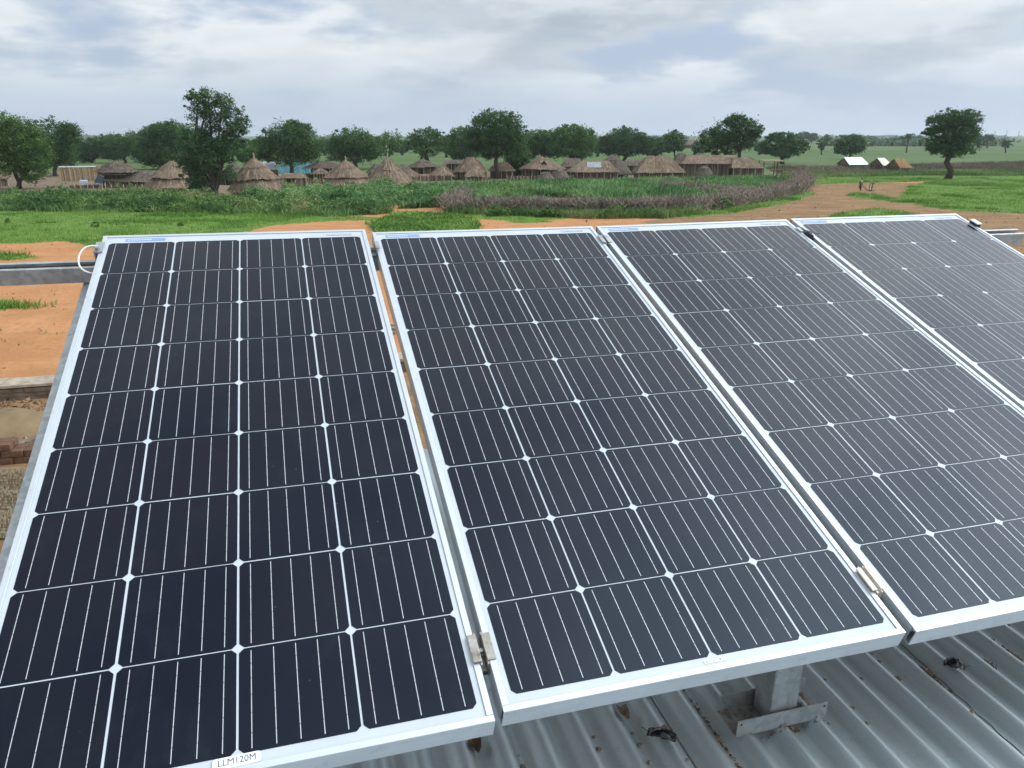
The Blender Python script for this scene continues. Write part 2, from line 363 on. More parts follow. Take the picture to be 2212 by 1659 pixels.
def gridax(near0, near1, step, far, g=1.25):
    a = list(np.arange(near0, near1 + 1e-6, step)); s = step
    while a[-1] < far: s *= g; a.append(a[-1] + s)
    return a
ys = gridax(-6, 16, 0.25, 16) ; ys = ys + [y for y in gridax(16.3, 110, 0.32, 12000, 1.06)]
xr = gridax(0, 62, 0.34, 9000, 1.12); xs = [-x for x in xr[:0:-1]] + xr
GX, GY = np.meshgrid(np.array(xs), np.array(ys)); gx, gy = GX.ravel(), GY.ravel()
gz = (vnoise(gx, gy, 6, 1) - 0.5) * 0.10 + (vnoise(gx, gy, 1.1, 2) - 0.5) * 0.05
gz *= np.clip(gy / 30, 0, 1)
gz += np.clip((gy - 250) / 4000, 0, 1) * 14 * (vnoise(gx, gy, 1500, 4))          # the far fields roll gently
pts = np.stack([gx, gy, np.zeros_like(gx)], 1)
px, py = project(pts); px = np.where(gy < 3, -9999, px)
wob = np.clip(22 / np.maximum(gy, 5), 0.12, 1.2)
px2 = px + (vnoise(gx, gy, 2.2, 5) - 0.5) * 70 * wob; py2 = py + (vnoise(gx, gy, 1.6, 6) - 0.5) * 15 * wob
grass = np.zeros(len(gx)); earth = np.zeros(len(gx))
for p in GRASS: grass = np.maximum(grass, inpoly(px2, py2, p))
for p in EARTH: earth = np.maximum(earth, inpoly(px2, py2, p))
field = np.clip((gy - 112) / 8, 0, 1); vill = inpoly(px2, py2, VILLAGE).astype(float)
grass = np.where(gy > 118, 0, grass)
def blur(a):
    a = a.reshape(GX.shape)
    for _ in range(2):
        a = (a + np.roll(a, 1, 0) + np.roll(a, -1, 0)) / 3; a = (a + np.roll(a, 1, 1) + np.roll(a, -1, 1)) / 3
    return a.ravel()
grassb = blur(grass); gz += grassb * 0.03
nx, ny = len(xs), len(ys)
idx = np.arange(nx * ny).reshape(ny, nx)
quads = np.stack([idx[:-1, :-1], idx[:-1, 1:], idx[1:, 1:], idx[1:, :-1]], -1).reshape(-1, 4)
me = bpy.data.meshes.new('ground'); me.vertices.add(nx * ny); me.vertices.foreach_set('co', np.stack([gx, gy, gz], 1).astype(np.float32).ravel())
me.loops.add(quads.size); me.loops.foreach_set('vertex_index', quads.astype(np.int32).ravel())
me.polygons.add(len(quads)); me.polygons.foreach_set('loop_start', (np.arange(len(quads)) * 4).astype(np.int32)); me.polygons.foreach_set('loop_total', np.full(len(quads), 4, np.int32))
me.update(calc_edges=True)
ca = me.color_attributes.new('zone', 'FLOAT_COLOR', 'POINT')
ca.data.foreach_set('color', np.stack([grassb, blur(earth), field, blur(vill)], 1).astype(np.float32).ravel())
m = MAT('ground'); v = m.coord('World'); z = m.attr('zone', 'Color'); ss = m.n('ShaderNodeSeparateColor'); m.l(z, ss.inputs[0])
nb = m.noise(v, 0.45, 8, 0.62); nf = m.noise(v, 3.5, 8, 0.66); ng = m.noise(v, 1.3, 6, 0.6)
sand = m.mix(m.ramp(nb, [(0.35, 0.0), (0.65, 1.0)]), (0.39, 0.185, 0.078), (0.49, 0.245, 0.110))
sand = m.mix(m.ramp(nf, [(0.5, 0.0), (0.7, 0.6)]), sand, (0.33, 0.165, 0.085))
sand = m.mix(m.ramp(m.noise(v, 1.7, 8, 0.7), [(0.60, 0.0), (0.70, 0.6)]), sand, (0.16, 0.10, 0.055))
soil = m.mix(m.ramp(nb, [(0.35, 0.0), (0.65, 1.0)]), (0.225, 0.135, 0.068), (0.335, 0.205, 0.105))
soil = m.mix(m.ramp(nf, [(0.45, 0.0), (0.7, 0.8)]), soil, (0.135, 0.085, 0.045))
rut = m.noise(m.coord('World', (0.16, 1.5, 1)), 1.0, 6, 0.6, 0.4)
soil = m.mix(m.ramp(rut, [(0.48, 0.0), (0.62, 0.65)]), soil, (0.14, 0.085, 0.045)); sand = m.mix(m.ramp(rut, [(0.52, 0.0), (0.66, 0.35)]), sand, (0.30, 0.155, 0.075))
grs = m.mix(m.ramp(ng, [(0.35, 0.0), (0.65, 1.0)]), (0.095, 0.175, 0.030), (0.150, 0.240, 0.048))
grs = m.mix(m.ramp(nf, [(0.5, 0.0), (0.72, 0.7)]), grs, (0.035, 0.068, 0.016))
fv = m.coord('World', (0.004, 0.016, 1))
fld = m.ramp(m.noise(fv, 1.0, 5, 0.6), [(0.33, (0.040, 0.075, 0.030)), (0.45, (0.085, 0.135, 0.045)), (0.58, (0.105, 0.150, 0.058)), (0.72, (0.055, 0.095, 0.036))])
fld = m.mix(m.ramp(m.noise(m.coord('World', (0.03, 0.12, 1)), 1.0, 5, 0.6), [(0.5, 0.0), (0.68, 0.6)]), fld, (0.045, 0.085, 0.030))
brk = m.math('ADD', ss.outputs[0], m.math('MULTIPLY', m.math('SUBTRACT', nf, 0.5), 1.1))
g_ = m.ramp(brk, [(0.42, 0.0), (0.58, 1.0)])
ebr = m.ramp(m.math('ADD', ss.outputs[1], m.math('MULTIPLY', m.math('SUBTRACT', nb, 0.5), 0.9)), [(0.35, 0.0), (0.7, 1.0)])
va = m.attr('zone', 'Alpha'); vsoil = m.mix(m.ramp(nf, [(0.4, 0.0), (0.65, 1.0)]), (0.225, 0.165, 0.115), (0.125, 0.095, 0.068)); vsoil = m.mix(m.ramp(ng, [(0.55, 0.0), (0.66, 0.75)]), vsoil, (0.070, 0.110, 0.035))
cg = m.mix(ebr, sand, soil); cg = m.mix(va, cg, vsoil); cg = m.mix(g_, cg, grs); cg = m.mix(ss.outputs[2], cg, fld)
m.color(cg); m.rough(0.95); m.set(Specular_IOR_Level=0.1); m.bump(m.math('ADD', nf, m.math('MULTIPLY', ng, 1.0)), 0.6, 0.10)
M['ground'] = m.m
g = mesh_obj('ground', me, 'ground', None, True); tag(g, 'orange sand, brown earth and green grass running out to far fields', None, kind='structure')

# ================================================================ this building: corrugated roof under the panels
RA, RE = rad(-16.2), rad(2.0)
RU = Vector((math.cos(RA), -math.sin(RA), 0)); RR = Vector((math.sin(RA) * math.cos(RE), math.cos(RA) * math.cos(RE), math.sin(RE))); RN = RU.cross(RR)
RO = Vector((0, 0, 3.88))
RM = frame4(RO, RU, RR, RN)
def roofp(u, r, z=0.0): return RO + RU * u + RR * r + RN * z
PITCH = 0.075; PH0 = 1.133
def wave(u):
    t = math.cos(2 * math.pi * (u - PH0) / PITCH)
    return 0.0115 * (max(-0.75, t) * (1.0 if t > -0.75 else 1))
bld = empty('building', 'building under the camera, roofed with grey corrugated zinc sheets beneath the panels', 'building', mat4=RM)
R0, R1 = -2.6, 2.51
def roof_sheet(u0, u1, z0, z1):
    b = MB(); n = int((u1 - u0) / PITCH * 12); k = 26; vs = []; fs = []
    for i in range(n + 1):
        u = u0 + (u1 - u0) * i / n; zz = wave(u) + z0 + (z1 - z0) * i / n
        for j in range(k + 1):
            r = R0 + (R1 - R0) * j / k
            vs.append((u, r, zz + 0.0012 * math.sin(r * 5 + u * 9)))
    for i in range(n):
        for j in range(k): fs.append((i * (k + 1) + j, (i + 1) * (k + 1) + j, (i + 1) * (k + 1) + j + 1, i * (k + 1) + j + 1))
    b.add(vs, fs); o = b.build('roof_sheet', 'roof', bld, True)
    md = o.modifiers.new('t', 'SOLIDIFY'); md.thickness = 0.0007; return o
SEAM = 0.7005
e0 = -0.71
for a, b_, z0, z1 in ((e0, SEAM, 0.0, 0.0), (SEAM - 0.062, SEAM + 0.86, 0.0016, 0.0035), (SEAM + 0.80, SEAM + 1.76, 0.004, 0.006), (SEAM + 1.70, SEAM + 2.66, 0.0066, 0.009)):
    roof_sheet(a, b_, z0 - 0.0, z1)
for (n_, x0, x1, y0, y1) in (('wall', -0.62, 3.3, 2.25, 2.40), ('wall', -0.62, 3.3, -2.5, -2.35), ('wall', -0.62, -0.47, -2.345, 2.245), ('wall', 3.15, 3.3, -2.345, 2.245)):
    MB().box(x0, x1, y0, y1, -3.95, -0.02).build(n_, 'building_wall', bld)

# ================================================================ solar panels
P = 0.158
POSE = [((-1.0241, 1.9888, 4.7441), (0.95962, 0.28124, -0.00596), (-0.26221, 0.90195, 0.34313)),
        ((-0.3695, 2.1927, 4.7300), (0.96117, 0.27593, -0.00414), (-0.25895, 0.90701, 0.33207)),
        ((0.2836, 2.3740, 4.7277), (0.96183, 0.27362, 0.00407), (-0.25960, 0.90765, 0.32980)),
        ((0.9392, 2.5602, 4.7318), (0.96216, 0.27250, -0.00005), (-0.25704, 0.90763, 0.33187))]
PM = []
for o, u, y in POSE:
    u = Vector(u).normalized(); y = Vector(y); y = (y - u * y.dot(u)).normalized(); PM.append(frame4(Vector(o), u, y, u.cross(y)))
XL, XR, YT, YB = -0.105 * P, 4.105 * P, 0.25 * P, -9.15 * P
FL, FH = 0.0098, 0.035          # flange width, frame height
cm = bpy.data.meshes.new('solar_cell')
cw, ch, cc_ = (P - 0.0034) / 2, (P - 0.0021) / 2, 0.0068
cm.from_pydata([(x, y, z) for z in (0, -0.0003) for x, y in ((-cw + cc_, -ch), (cw - cc_, -ch), (cw, -ch + cc_), (cw, ch - cc_), (cw - cc_, ch), (-cw + cc_, ch), (-cw, ch - cc_), (-cw, -ch + cc_))],
               [], [tuple(range(8)), tuple(range(15, 7, -1))] + [(i, i + 8, (i + 1) % 8 + 8, (i + 1) % 8) for i in range(8)])
cm.materials.append(M['cell'])
bb = MB(); cuts = [-0.0735, -0.052, -0.0235, 0.0035, 0.0285, 0.052, 0.0735]
for a, b_ in zip(cuts[:-1], cuts[1:]): bb.add([(-0.00055, a + 0.0004, 0), (0.00055, a + 0.0004, 0), (0.00055, b_ - 0.0004, 0), (-0.00055, b_ - 0.0004, 0)], [(0, 1, 2, 3)])
bbm = bpy.data.meshes.new('busbar'); bbm.from_pydata(bb.v, [], bb.f); bbm.materials.append(M['busbar'])
fr_end = bpy.data.meshes.new('frame_rail'); fr_side = bpy.data.meshes.new('frame_rail')
def rail_mesh(me, length):       # L-shaped extrusion along x, outside face at y=0, body toward +y
    b = MB(); t = 0.0016
    prof = [(0, 0), (FL, 0), (FL, -0.0018), (t, -0.0018), (t, -FH + t), (0.022, -FH + t), (0.022, -FH), (0, -FH)]
    vs = [(x, p, q) for x in (0, length) for p, q in prof]; n = len(prof)
    b.add(vs, [tuple(range(n)), tuple(range(2 * n - 1, n - 1, -1))] + [(i, i + n, (i + 1) % n + n, (i + 1) % n) for i in range(n)])
    me.from_pydata(b.v, [], b.f); bm = bmesh.new(); bm.from_mesh(me); bmesh.ops.recalc_face_normals(bm, faces=bm.faces)
    bmesh.ops.bevel(bm, geom=[e for e in bm.edges if e.calc_length() > 0.3], offset=0.0005, segments=1, affect='EDGES'); bm.to_mesh(me); bm.free(); me.materials.append(M['frame'])
rail_mesh(fr_end, XR - XL); rail_mesh(fr_side, YT - YB - 2 * FL - 0.0004)
def text_mesh(s, size):
    cu = bpy.data.curves.new('lettering', 'FONT'); cu.body = s; cu.size = size; cu.align_x = 'CENTER'; cu.align_y = 'CENTER'
    o = bpy.data.objects.new('tmp', cu); col.objects.link(o); dg = bpy.context.evaluated_depsgraph_get()
    me = bpy.data.meshes.new_from_object(o.evaluated_get(dg)); bpy.data.objects.remove(o); return me
PLAB = ['leftmost solar panel, with a white LLM120M label on its lower edge',
        'second solar panel from the left, its lower right corner above the steel post',
        'third solar panel from the left, beside the right-hand gap with the cream clamp',
        'rightmost solar panel of the row, pale with sky reflection and cut by the photo edge']
panels = []
for k in range(4):
    t = empty('solar_panel', PLAB[k], 'solar panel', group='solar panels in a row on the rack', mat4=PM[k]); panels.append(t)
    bs = MB().box(XL + 0.002, XR - 0.002, YB + 0.002, YT - 0.002, -0.0062, -0.0022).build('backsheet', 'backsheet', t)
    for (me_, loc, rz) in ((fr_end, (XL, YB, 0), 0), (fr_end, (XR, YT, 0), math.pi), (fr_side, (XL, YT - FL - 0.0002, 0), -math.pi / 2), (fr_side, (XR, YB + FL + 0.0002, 0), math.pi / 2)):
        o = link(bpy.data.objects.new('frame_rail', me_), t); o.location = loc; o.rotation_euler = (0, 0, rz)
    for r in range(9):
        for c in range(4):
            o = link(bpy.data.objects.new('solar_cell', cm), t); o.location = ((c + .5) * P + random.uniform(-.0004, .0004), -(r + .5) * P + random.uniform(-.0004, .0004), -0.0017)
            for i in range(5):
                q = link(bpy.data.objects.new('busbar', bbm), o); q.location = ((i - 2) * P * 0.193, 0, 0.0003)
    # stickers on the top margin
    xo = (0.24, 0.12, 0.10, 0.06)[k]
    s = MB().box(xo * P, (xo + 0.60) * P, 0.045 * P, 0.135 * P, -0.0022, -0.0014).build('blue_sticker', 'blue_label', t)
    for i in range(9):
        MB().box((xo + 0.04 + i * 0.04) * P, (xo + 0.065 + i * 0.04) * P, 0.075 * P, 0.095 * P, -0.0014, -0.0012).build('print', 'white_label', s)
    MB().box(3.42 * P, 3.86 * P, 0.055 * P, 0.115 * P, -0.0022, -0.0015).build('barcode_sticker', 'grey_label', t)
# LLM120M label
t = panels[0]
lb = MB(); w2, h2, rr_ = 0.205 * P, 0.052 * P, 0.03 * P
ol = [(sx_ * (w2 - rr_) + rr_ * math.cos(a), sy_ * (h2 - rr_) + rr_ * math.sin(a)) for sx_, sy_, a0 in ((1, 1, 0), (-1, 1, 90), (-1, -1, 180), (1, -1, 270)) for a in [rad(a0 + d) for d in (0, 30, 60, 90)]]
lb.add([(x, y, z) for z in (0, 0.0006) for x, y in ol], [tuple(range(15, -1, -1)), tuple(range(16, 32))] + [(i, (i + 1) % 16, (i + 1) % 16 + 16, i + 16) for i in range(16)])
lo = lb.build('name_label', 'white_label', t); lo.location = (2.0 * P, -9.045 * P, -0.0002); lo.rotation_euler = (0, 0, rad(1.0)); lo['label'] = 'white rounded label printed LLM120M'
tm = text_mesh('LLM120M', 0.0135); tm.materials.append(M['black_ink'])
to = link(bpy.data.objects.new('lettering', tm), lo); to.location = (0, 0.0003, 0.00075); to.scale = (0.95, 1, 1); lo.scale = (0.9, 0.88, 1)
s2 = MB().box(2.0 * P - 0.018, 2.0 * P + 0.018, -9.062 * P, -9.025 * P, -0.0022, -0.0012).build('barcode_sticker', 'white_label', panels[1])
for i, wd in enumerate((3, 1, 2, 1, 3, 1)): MB().box(2.0 * P - 0.015 + i * 0.0055, 2.0 * P - 0.015 + i * 0.0055 + wd * 0.0011, -9.056 * P, -9.031 * P, -0.0012, -0.001).build('print', 'grey_label', s2)

# ---------------------------------------------------------------- rack: struts, rafter, post, clamps
A0 = PM[0].copy()
def strut(name, label, u0, u1, v, ):
    """slotted steel channel, open side up, running across under the panels"""
    a = PM[0] @ Vector((u0 * P, v * P, -FH - 0.0015)); 
    b = PM[3] @ Vector((u1 * P, v * P, -FH - 0.0015)); x = (b - a).normalized(); z = PM[1].to_3x3() @ Vector((0, 0, 1)); z = (z - x * z.dot(x)).normalized()
    t = empty(name, label, 'steel channel', group='steel channels of the panel rack', mat4=frame4(a, x, z.cross(x), z)); ln = (b - a).length
    h, wd, th, lip = 0.041, 0.041, 0.0025, 0.0095
    pr = [(-wd / 2, 0), (-wd / 2 + lip, 0), (-wd / 2 + lip, -0.007), (-wd / 2 + lip - th, -0.007), (-wd / 2 + lip - th, -th), (-wd / 2 + th, -th), (-wd / 2 + th, -h + th),
          (wd / 2 - th, -h + th), (wd / 2 - th, -th), (wd / 2 - lip + th, -th), (wd / 2 - lip + th, -0.007), (wd / 2 - lip, -0.007), (wd / 2 - lip, 0), (wd / 2, 0), (wd / 2, -h), (-wd / 2, -h)]
    n = len(pr); bm = MB(); vs = [(x_, p, q) for x_ in (0, ln) for p, q in pr]
    bm.add(vs, [(i, i + n, (i + 1) % n + n, (i + 1) % n) for i in range(n)])
    for e in (0, n): bm.f += [(e + 0, e + 1, e + 4, e + 5), (e + 1, e + 2, e + 3, e + 4), (e + 0, e + 5, e + 6, e + 15), (e + 6, e + 7, e + 14, e + 15), (e + 7, e + 8, e + 13, e + 14), (e + 8, e + 9, e + 12, e + 13), (e + 9, e + 10, e + 11, e + 12)]
    bm.build('channel', 'galv', t)
    b2 = MB(); x_ = 0.02
    while x_ < ln: b2.box(x_, x_ + 0.028, -0.0065, 0.0065, -h + 0.0002, -h + 0.0032); x_ += 0.05
    o = b2.build('slots', 'dark_inside', t); o['kind'] = 'stuff'
    return t
strut('strut_channel', 'upper galvanised channel crossing under the tops of all four panels, both ends showing', -4.6, 5.58, -0.27)
strut('strut_channel', 'lower galvanised channel crossing under the panels at the bottom clamps', -0.5, 4.6, -8.45)
# rafter under the left panel
raf = empty('rafter_channel', 'sloping galvanised rafter showing along the left edge of the row', 'steel channel', group='steel channels of the panel rack', mat4=PM[0])
MB().prism([(-0.414 * P, 0), (-0.414 * P + 0.075, 0), (-0.414 * P + 0.075, -0.004), (-0.414 * P + 0.004, -0.004), (-0.414 * P + 0.004, -0.045), (-0.414 * P, -0.045)], -9.0 * P, 0.1 * P).build('rail', 'galv', raf, bevel=0.0006)
raf.matrix_world = PM[0] @ Matrix.Translation((0, 0, -0.0795))
for y_ in (-1.5, -4.2, -7.0):
    MB().tube([(-0.414 * P + 0.02, y_ * P, 0), (-0.414 * P + 0.02, y_ * P, 0.005)], 0.006, 6).build('bolt_head', 'galv', raf)
# post with its base channel on the roof
UB, RB = 0.833, 1.060
zr = 0.0105
post = empty('support_post', 'square galvanised steel post standing in a flat channel shoe on the roof', 'post', mat4=RM @ Matrix.Translation((UB, RB, zr)))
V3 = post.matrix_world.inverted()
b = MB()
ptop = V3 @ (PM[1] @ Vector((0, -8.45 * P, -FH - 0.045)))
hp = ptop.z + 0.02
prof = [(-0.030, -0.030), (0.030, -0.030), (0.030, 0.030), (-0.030, 0.030)]
tube_o = MB().box(-0.030 + 0.006, 0.030 + 0.006, -0.027, 0.027, 0.003, hp).build('tube', 'galv', post, bevel=0.004)
sh = MB(); LN, WD, HT, TK = 0.0985, 0.033, 0.037, 0.0030
shoe = sh.box(-LN, LN, -WD, WD, 0.0, TK).build('shoe_plate', 'clamp', post)
MB().box(-LN, LN, -WD - TK, -WD, 0.0, HT).build('shoe_flange', 'galv', post, bevel=0.0008)
MB().box(-LN, LN, WD, WD + TK, 0.0, HT).build('shoe_flange', 'galv', post, bevel=0.0008)
for x_ in (-0.055, 0.062):
    bo = MB().tube([(x_, -0.006, TK), (x_, -0.006, TK + 0.006)], 0.008, 6).tube([(x_, -0.006, TK + 0.006), (x_, -0.006, TK + 0.014)], 0.0035, 8).build('bolt', 'clamp', post)
for x_ in (-LN + 0.008, LN - 0.008):
    MB().tube([(x_, -WD - TK - 0.0006, HT - 0.008), (x_, -WD - TK + 0.0002, HT - 0.008)], 0.0022, 8).build('rivet_hole', 'dark_inside', post)
for i, (k_, uu, lab) in enumerate(((0, 2.2, 'rear steel post of the rack hidden under the first panel'), (2, 2.2, 'rear steel post of the rack hidden under the third panel'))):
    tp_ = PM[k_] @ Vector((uu * P, -0.27 * P, -FH - 0.046)); q = RM.inverted() @ tp_
    rp = empty('support_post', lab, 'post', group='posts of the panel rack', mat4=RM @ Matrix.Translation((q.x, q.y, 0.0105)))
    MB().box(-0.027, 0.027, -0.027, 0.027, 0.003, q.z - 0.012).build('tube', 'galv', rp, bevel=0.004); MB().box(-0.09, 0.09, -0.031, 0.031, 0.0, 0.0028).build('shoe_plate', 'clamp', rp)
# clamps
def mid_clamp(label, ka, ua, kb, ub, v, ln=0.046, wd=0.010, mat='clamp', sunk=0.020):
    """top-hat clamp bridging the gap between two frames"""
    pa = PM[ka] @ Vector((ua * P, v * P, 0)); pb = PM[kb] @ Vector((ub * P, v * P, 0)); x = (PM[ka].to_3x3() @ Vector((1, 0, 0))).normalized(); gap = abs((pb - pa).dot(x))
    z = PM[ka].to_3x3() @ Vector((0, 0, 1)); z = (z - x * z.dot(x)).normalized()
    t = empty('panel_clamp', label, 'clamp', group='clamps holding the panel frames', mat4=frame4((pa + pb) / 2 + z * 0.0008, x, z.cross(x), z))
    h = gap / 2; th = 0.003; ly = ln / 2
    MB().box(-h - wd, -h + th, -ly, ly, 0, th).build('flange', mat, t, bevel=0.0006)
    MB().box(h - th, h + wd, -ly, ly, 0, th).build('flange', mat, t, bevel=0.0006)
    iy = ly * 1.18
    ch = MB().box(-h + 0.0004, -h + th + 0.0004, -iy, iy, -sunk, -0.0002).box(h - th - 0.0004, h - 0.0004, -iy, iy, -sunk, -0.0002).box(-h + th + 0.0006, h - th - 0.0006, -iy, iy, -sunk, -sunk + th)
    ch.build('channel', mat, t)
    bt = MB().tube([(0, 0, -sunk + th), (0, 0, -sunk + th + 0.0055)], 0.0062, 6).tube([(0, 0, -sunk + th + 0.0055), (0, 0, -sunk + th + 0.012)], 0.0034, 8)
    bt.build('bolt', 'galv', t); return t
mid_clamp('rusty top-hat clamp between the lower ends of the first and second panels', 0, 4.105, 1, -0.105, -8.46)
c = mid_clamp('cream trough-shaped clamp between the lower ends of the second and third panels', 1, 4.105, 2, -0.105, -8.47, 0.048, 0.007, 'pale_roof', 0.018)
for y_ in (-0.008, 0.009): MB().box(-0.006, 0.006, y_ - 0.0012, y_ + 0.0012, -0.012, -0.004).build('rib', 'pale_roof', c)
mid_clamp('small clamp in the gap between the upper ends of the first and second panels', 0, 4.105, 1, -0.105, -0.33, 0.042, 0.008, 'galv')
mid_clamp('small clamp in the gap between the upper ends of the second and third panels', 1, 4.105, 2, -0.105, -0.33, 0.046, 0.009, 'galv')
mid_clamp('small clamp in the gap between the upper ends of the third and rightmost panels', 2, 4.105, 3, -0.105, -0.28, 0.030, 0.008, 'galv')
ec = empty('end_clamp', 'end clamp with a looped white cable at the upper left corner of the row', 'clamp', group='clamps holding the panel frames', mat4=PM[0] @ Matrix.Translation((XL, -0.17 * P, 0)))
MB().box(-0.011, 0.0095, -0.026, 0.026, 0.0004, 0.0036).build('plate', 'galv', ec, bevel=0.0008)
MB().box(-0.011, -0.0075, -0.026, 0.026, -0.0365, 0.0002).build('web', 'galv', ec)
MB().tube([(-0.002, -0.018, 0.0037), (-0.002, -0.018, 0.012)], 0.005, 8).build('bolt', 'galv', ec)
MB().box(-0.009, 0.008, -0.030, -0.027, 0.0004, 0.006).build('lug', 'galv', ec)
cb_ = MB(); pl = [Vector((-0.001, -0.012, 0.010)), Vector((-0.018, -0.012, 0.012)), Vector((-0.034, -0.022, 0.008)), Vector((-0.042, -0.045, -0.002)), Vector((-0.038, -0.070, -0.012)), Vector((-0.022, -0.088, -0.018)), Vector((0.004, -0.098, -0.020))]
cable = empty('cable_loop', 'short white cable looping out of the end clamp at the upper left', 'cable', mat4=ec.matrix_world.copy())
sp_ = []
for i in range(len(pl) - 1):
    p0, p1, p2, p3 = pl[max(i - 1, 0)], pl[i], pl[i + 1], pl[min(i + 2, len(pl) - 1)]
    for q in range(5):
        s_ = q / 5; sp_.append(0.5 * ((2 * p1) + (p2 - p0) * s_ + (2 * p0 - 5 * p1 + 4 * p2 - p3) * s_ ** 2 + (3 * p1 - p0 - 3 * p2 + p3) * s_ ** 3))
sp_.append(pl[-1]); cb_.tube(sp_, 0.0021, 8); cb_.build('cable', 'white_cable', cable, True)
ec2 = empty('end_clamp', 'pale end clamp capping the upper right edge of the row', 'clamp', group='clamps holding the panel frames', mat4=PM[3] @ Matrix.Translation((XR, -0.32 * P, 0)) @ Matrix.Diagonal((0.85, 0.8, 0.8, 1)))
MB().box(-0.010, 0.014, -0.024, 0.024, 0.010, 0.015).build('cap', 'white_cable', ec2, bevel=0.002)
MB().box(-0.0085, 0.010, -0.020, 0.020, 0.0004, 0.0098).build('cap_shadow', 'black_rubber_and_shade', ec2)  # solid black block standing in for the shadow beneath the cap
MB().box(0.0105, 0.0135, -0.022, 0.022, -0.0365, 0.0098).build('web', 'galv', ec2)
# black connector wedged between panels 3 and 4
cn = empty('cable_connector', 'black plastic connector wedged in the gap before the rightmost panel', 'connector', mat4=PM[3] @ Matrix.Translation((-0.155 * P, -0.52 * P, -0.004)))
MB().tube([(0.002, 0.022, -0.006), (0.001, 0.016, 0.004), (0, 0.0, 0.007), (0, -0.012, 0.004), (-0.001, -0.02, -0.008)], [0.005, 0.0095, 0.0105, 0.009, 0.005], 10).build('body', 'black_plastic', cn, True)
MB().tube([(0.006, 0.0, 0.012), (0.02, 0.001, 0.010), (0.038, -0.002, 0.0075)], 0.0012, 6).build('wire', 'black_rubber_and_shade', cn)

# ---------------------------------------------------------------- litter on the roof
def crumb(name, label, cat, u, r, size, mat, flat=0.6, group=None, lift=0.45, stretch=1.0, seed=None):
    bm = bmesh.new(); bmesh.ops.create_icosphere(bm, subdivisions=2, radius=1.0)
    for v_ in bm.verts:
        q = random.uniform(0.62, 1.12); v_.co = Vector((v_.co.x * q, v_.co.y * q * stretch, v_.co.z * q * flat)) * size
    me = bpy.data.meshes.new(name); bm.to_mesh(me); bm.free()
    o = mesh_obj(name, me, mat); o.matrix_world = RM @ Matrix.Translation((u, r, wave(u) + 0.0035 + size * flat * lift)) @ Matrix.Rotation(random.uniform(0, 6), 4, 'Z')
    return tag(o, label, cat, group)
def leaf_obj(label, u, r, rot, ln, wd, mat, bent, name='dry_leaf', cat='leaf'):
    n = 10; k = 6; vs = []; fs = []
    for i in range(n + 1):
        s_ = i / n; half = wd * max(0.10, math.sin(math.pi * min(1, s_ * 0.92 + 0.06)) ** 0.8) * (0.25 if s_ < 0.22 else 1)
        for j in range(k + 1):
            q = j / k * 2 - 1; x = q * half * (1 + 0.12 * math.sin(9 * s_ + q))
            vs.append((x, (s_ - 0.5) * ln, bent * (q * q * half * 1.1) + 0.25 * bent * ln * (s_ - 0.5) ** 2 + random.uniform(-1, 1) * wd * 0.10))
    for i in range(n):
        for j in range(k): fs.append((i * (k + 1) + j, i * (k + 1) + j + 1, (i + 1) * (k + 1) + j + 1, (i + 1) * (k + 1) + j))
    b = MB().add(vs, fs); o = b.build(name, mat, None, True); md = o.modifiers.new('t', 'SOLIDIFY'); md.thickness = 0.0006
    o.matrix_world = RM @ Matrix.Translation((u, r, wave(u) + 0.008)) @ Matrix.Rotation(rot, 4, 'Z'); return tag(o, label, cat)
leaf_obj('curled dark brown dry leaf on the roof under the first panel corner', 0.262, 1.150, rad(185), 0.040, 0.0125, 'dry_leaf', 0.8)
leaf_obj('crumpled pale brown dry leaf under the front edge of the second panel', 0.560, 1.150, rad(190), 0.044, 0.0115, 'dry_leaf_pale', 0.9)
def scrap(label, u, r, rot, sx_, sy_, hz, seed, tail):
    rs = random.Random(seed); t = empty('plastic_scrap', label, 'plastic scrap', group='black plastic scraps on the roof', mat4=RM @ Matrix.Translation((u, r, wave(u) + 0.004)) @ Matrix.Rotation(rot, 4, 'Z'))
    n, k = 12, 9; vs = []; fs = []
    for i in range(n + 1):
        for j in range(k + 1):
            a, q = i / n * 2 - 1, j / k * 2 - 1; ed = 1 - 0.35 * abs(a) ** 3
            h_ = hz * (1 - a * a) * (1 - q * q * 0.6) + rs.uniform(-1, 1) * hz * 0.16 + 0.003
            vs.append((a * sx_ * (1 + rs.uniform(-.06, .06)), q * sy_ * ed * (1 + rs.uniform(-.14, .14)), max(0.001, h_)))
    for i in range(n):
        for j in range(k): fs.append((i * (k + 1) + j, (i + 1) * (k + 1) + j, (i + 1) * (k + 1) + j + 1, i * (k + 1) + j + 1))
    b = MB().add(vs, fs); o = b.build('film', 'black_plastic', t, True); md = o.modifiers.new('t', 'SOLIDIFY'); md.thickness = 0.0006
    MB().tube([(tail * sx_ * 0.9, 0, 0.004), (tail * sx_ * 1.35, sy_ * 0.3, 0.008), (tail * sx_ * 1.5, sy_ * 0.5, 0.006)], 0.0008, 6).build('thread', 'black_plastic', t)
    return t
scrap('torn black plastic scrap with a brown fold lying left of the steel post', 0.600, 1.062, rad(-32), 0.026, 0.013, 0.015, 3, -1)
scrap('shiny black plastic scrap with a thin tail near the right edge of the roof', 1.283, 1.070, rad(-38), 0.020, 0.0145, 0.016, 5, 1)
lf = leaf_obj('small brown leaf fold lying on the torn black plastic scrap', 0.606, 1.062, rad(70), 0.020, 0.005, 'dry_leaf_pale', 0.8); lf.location += RN * 0.012
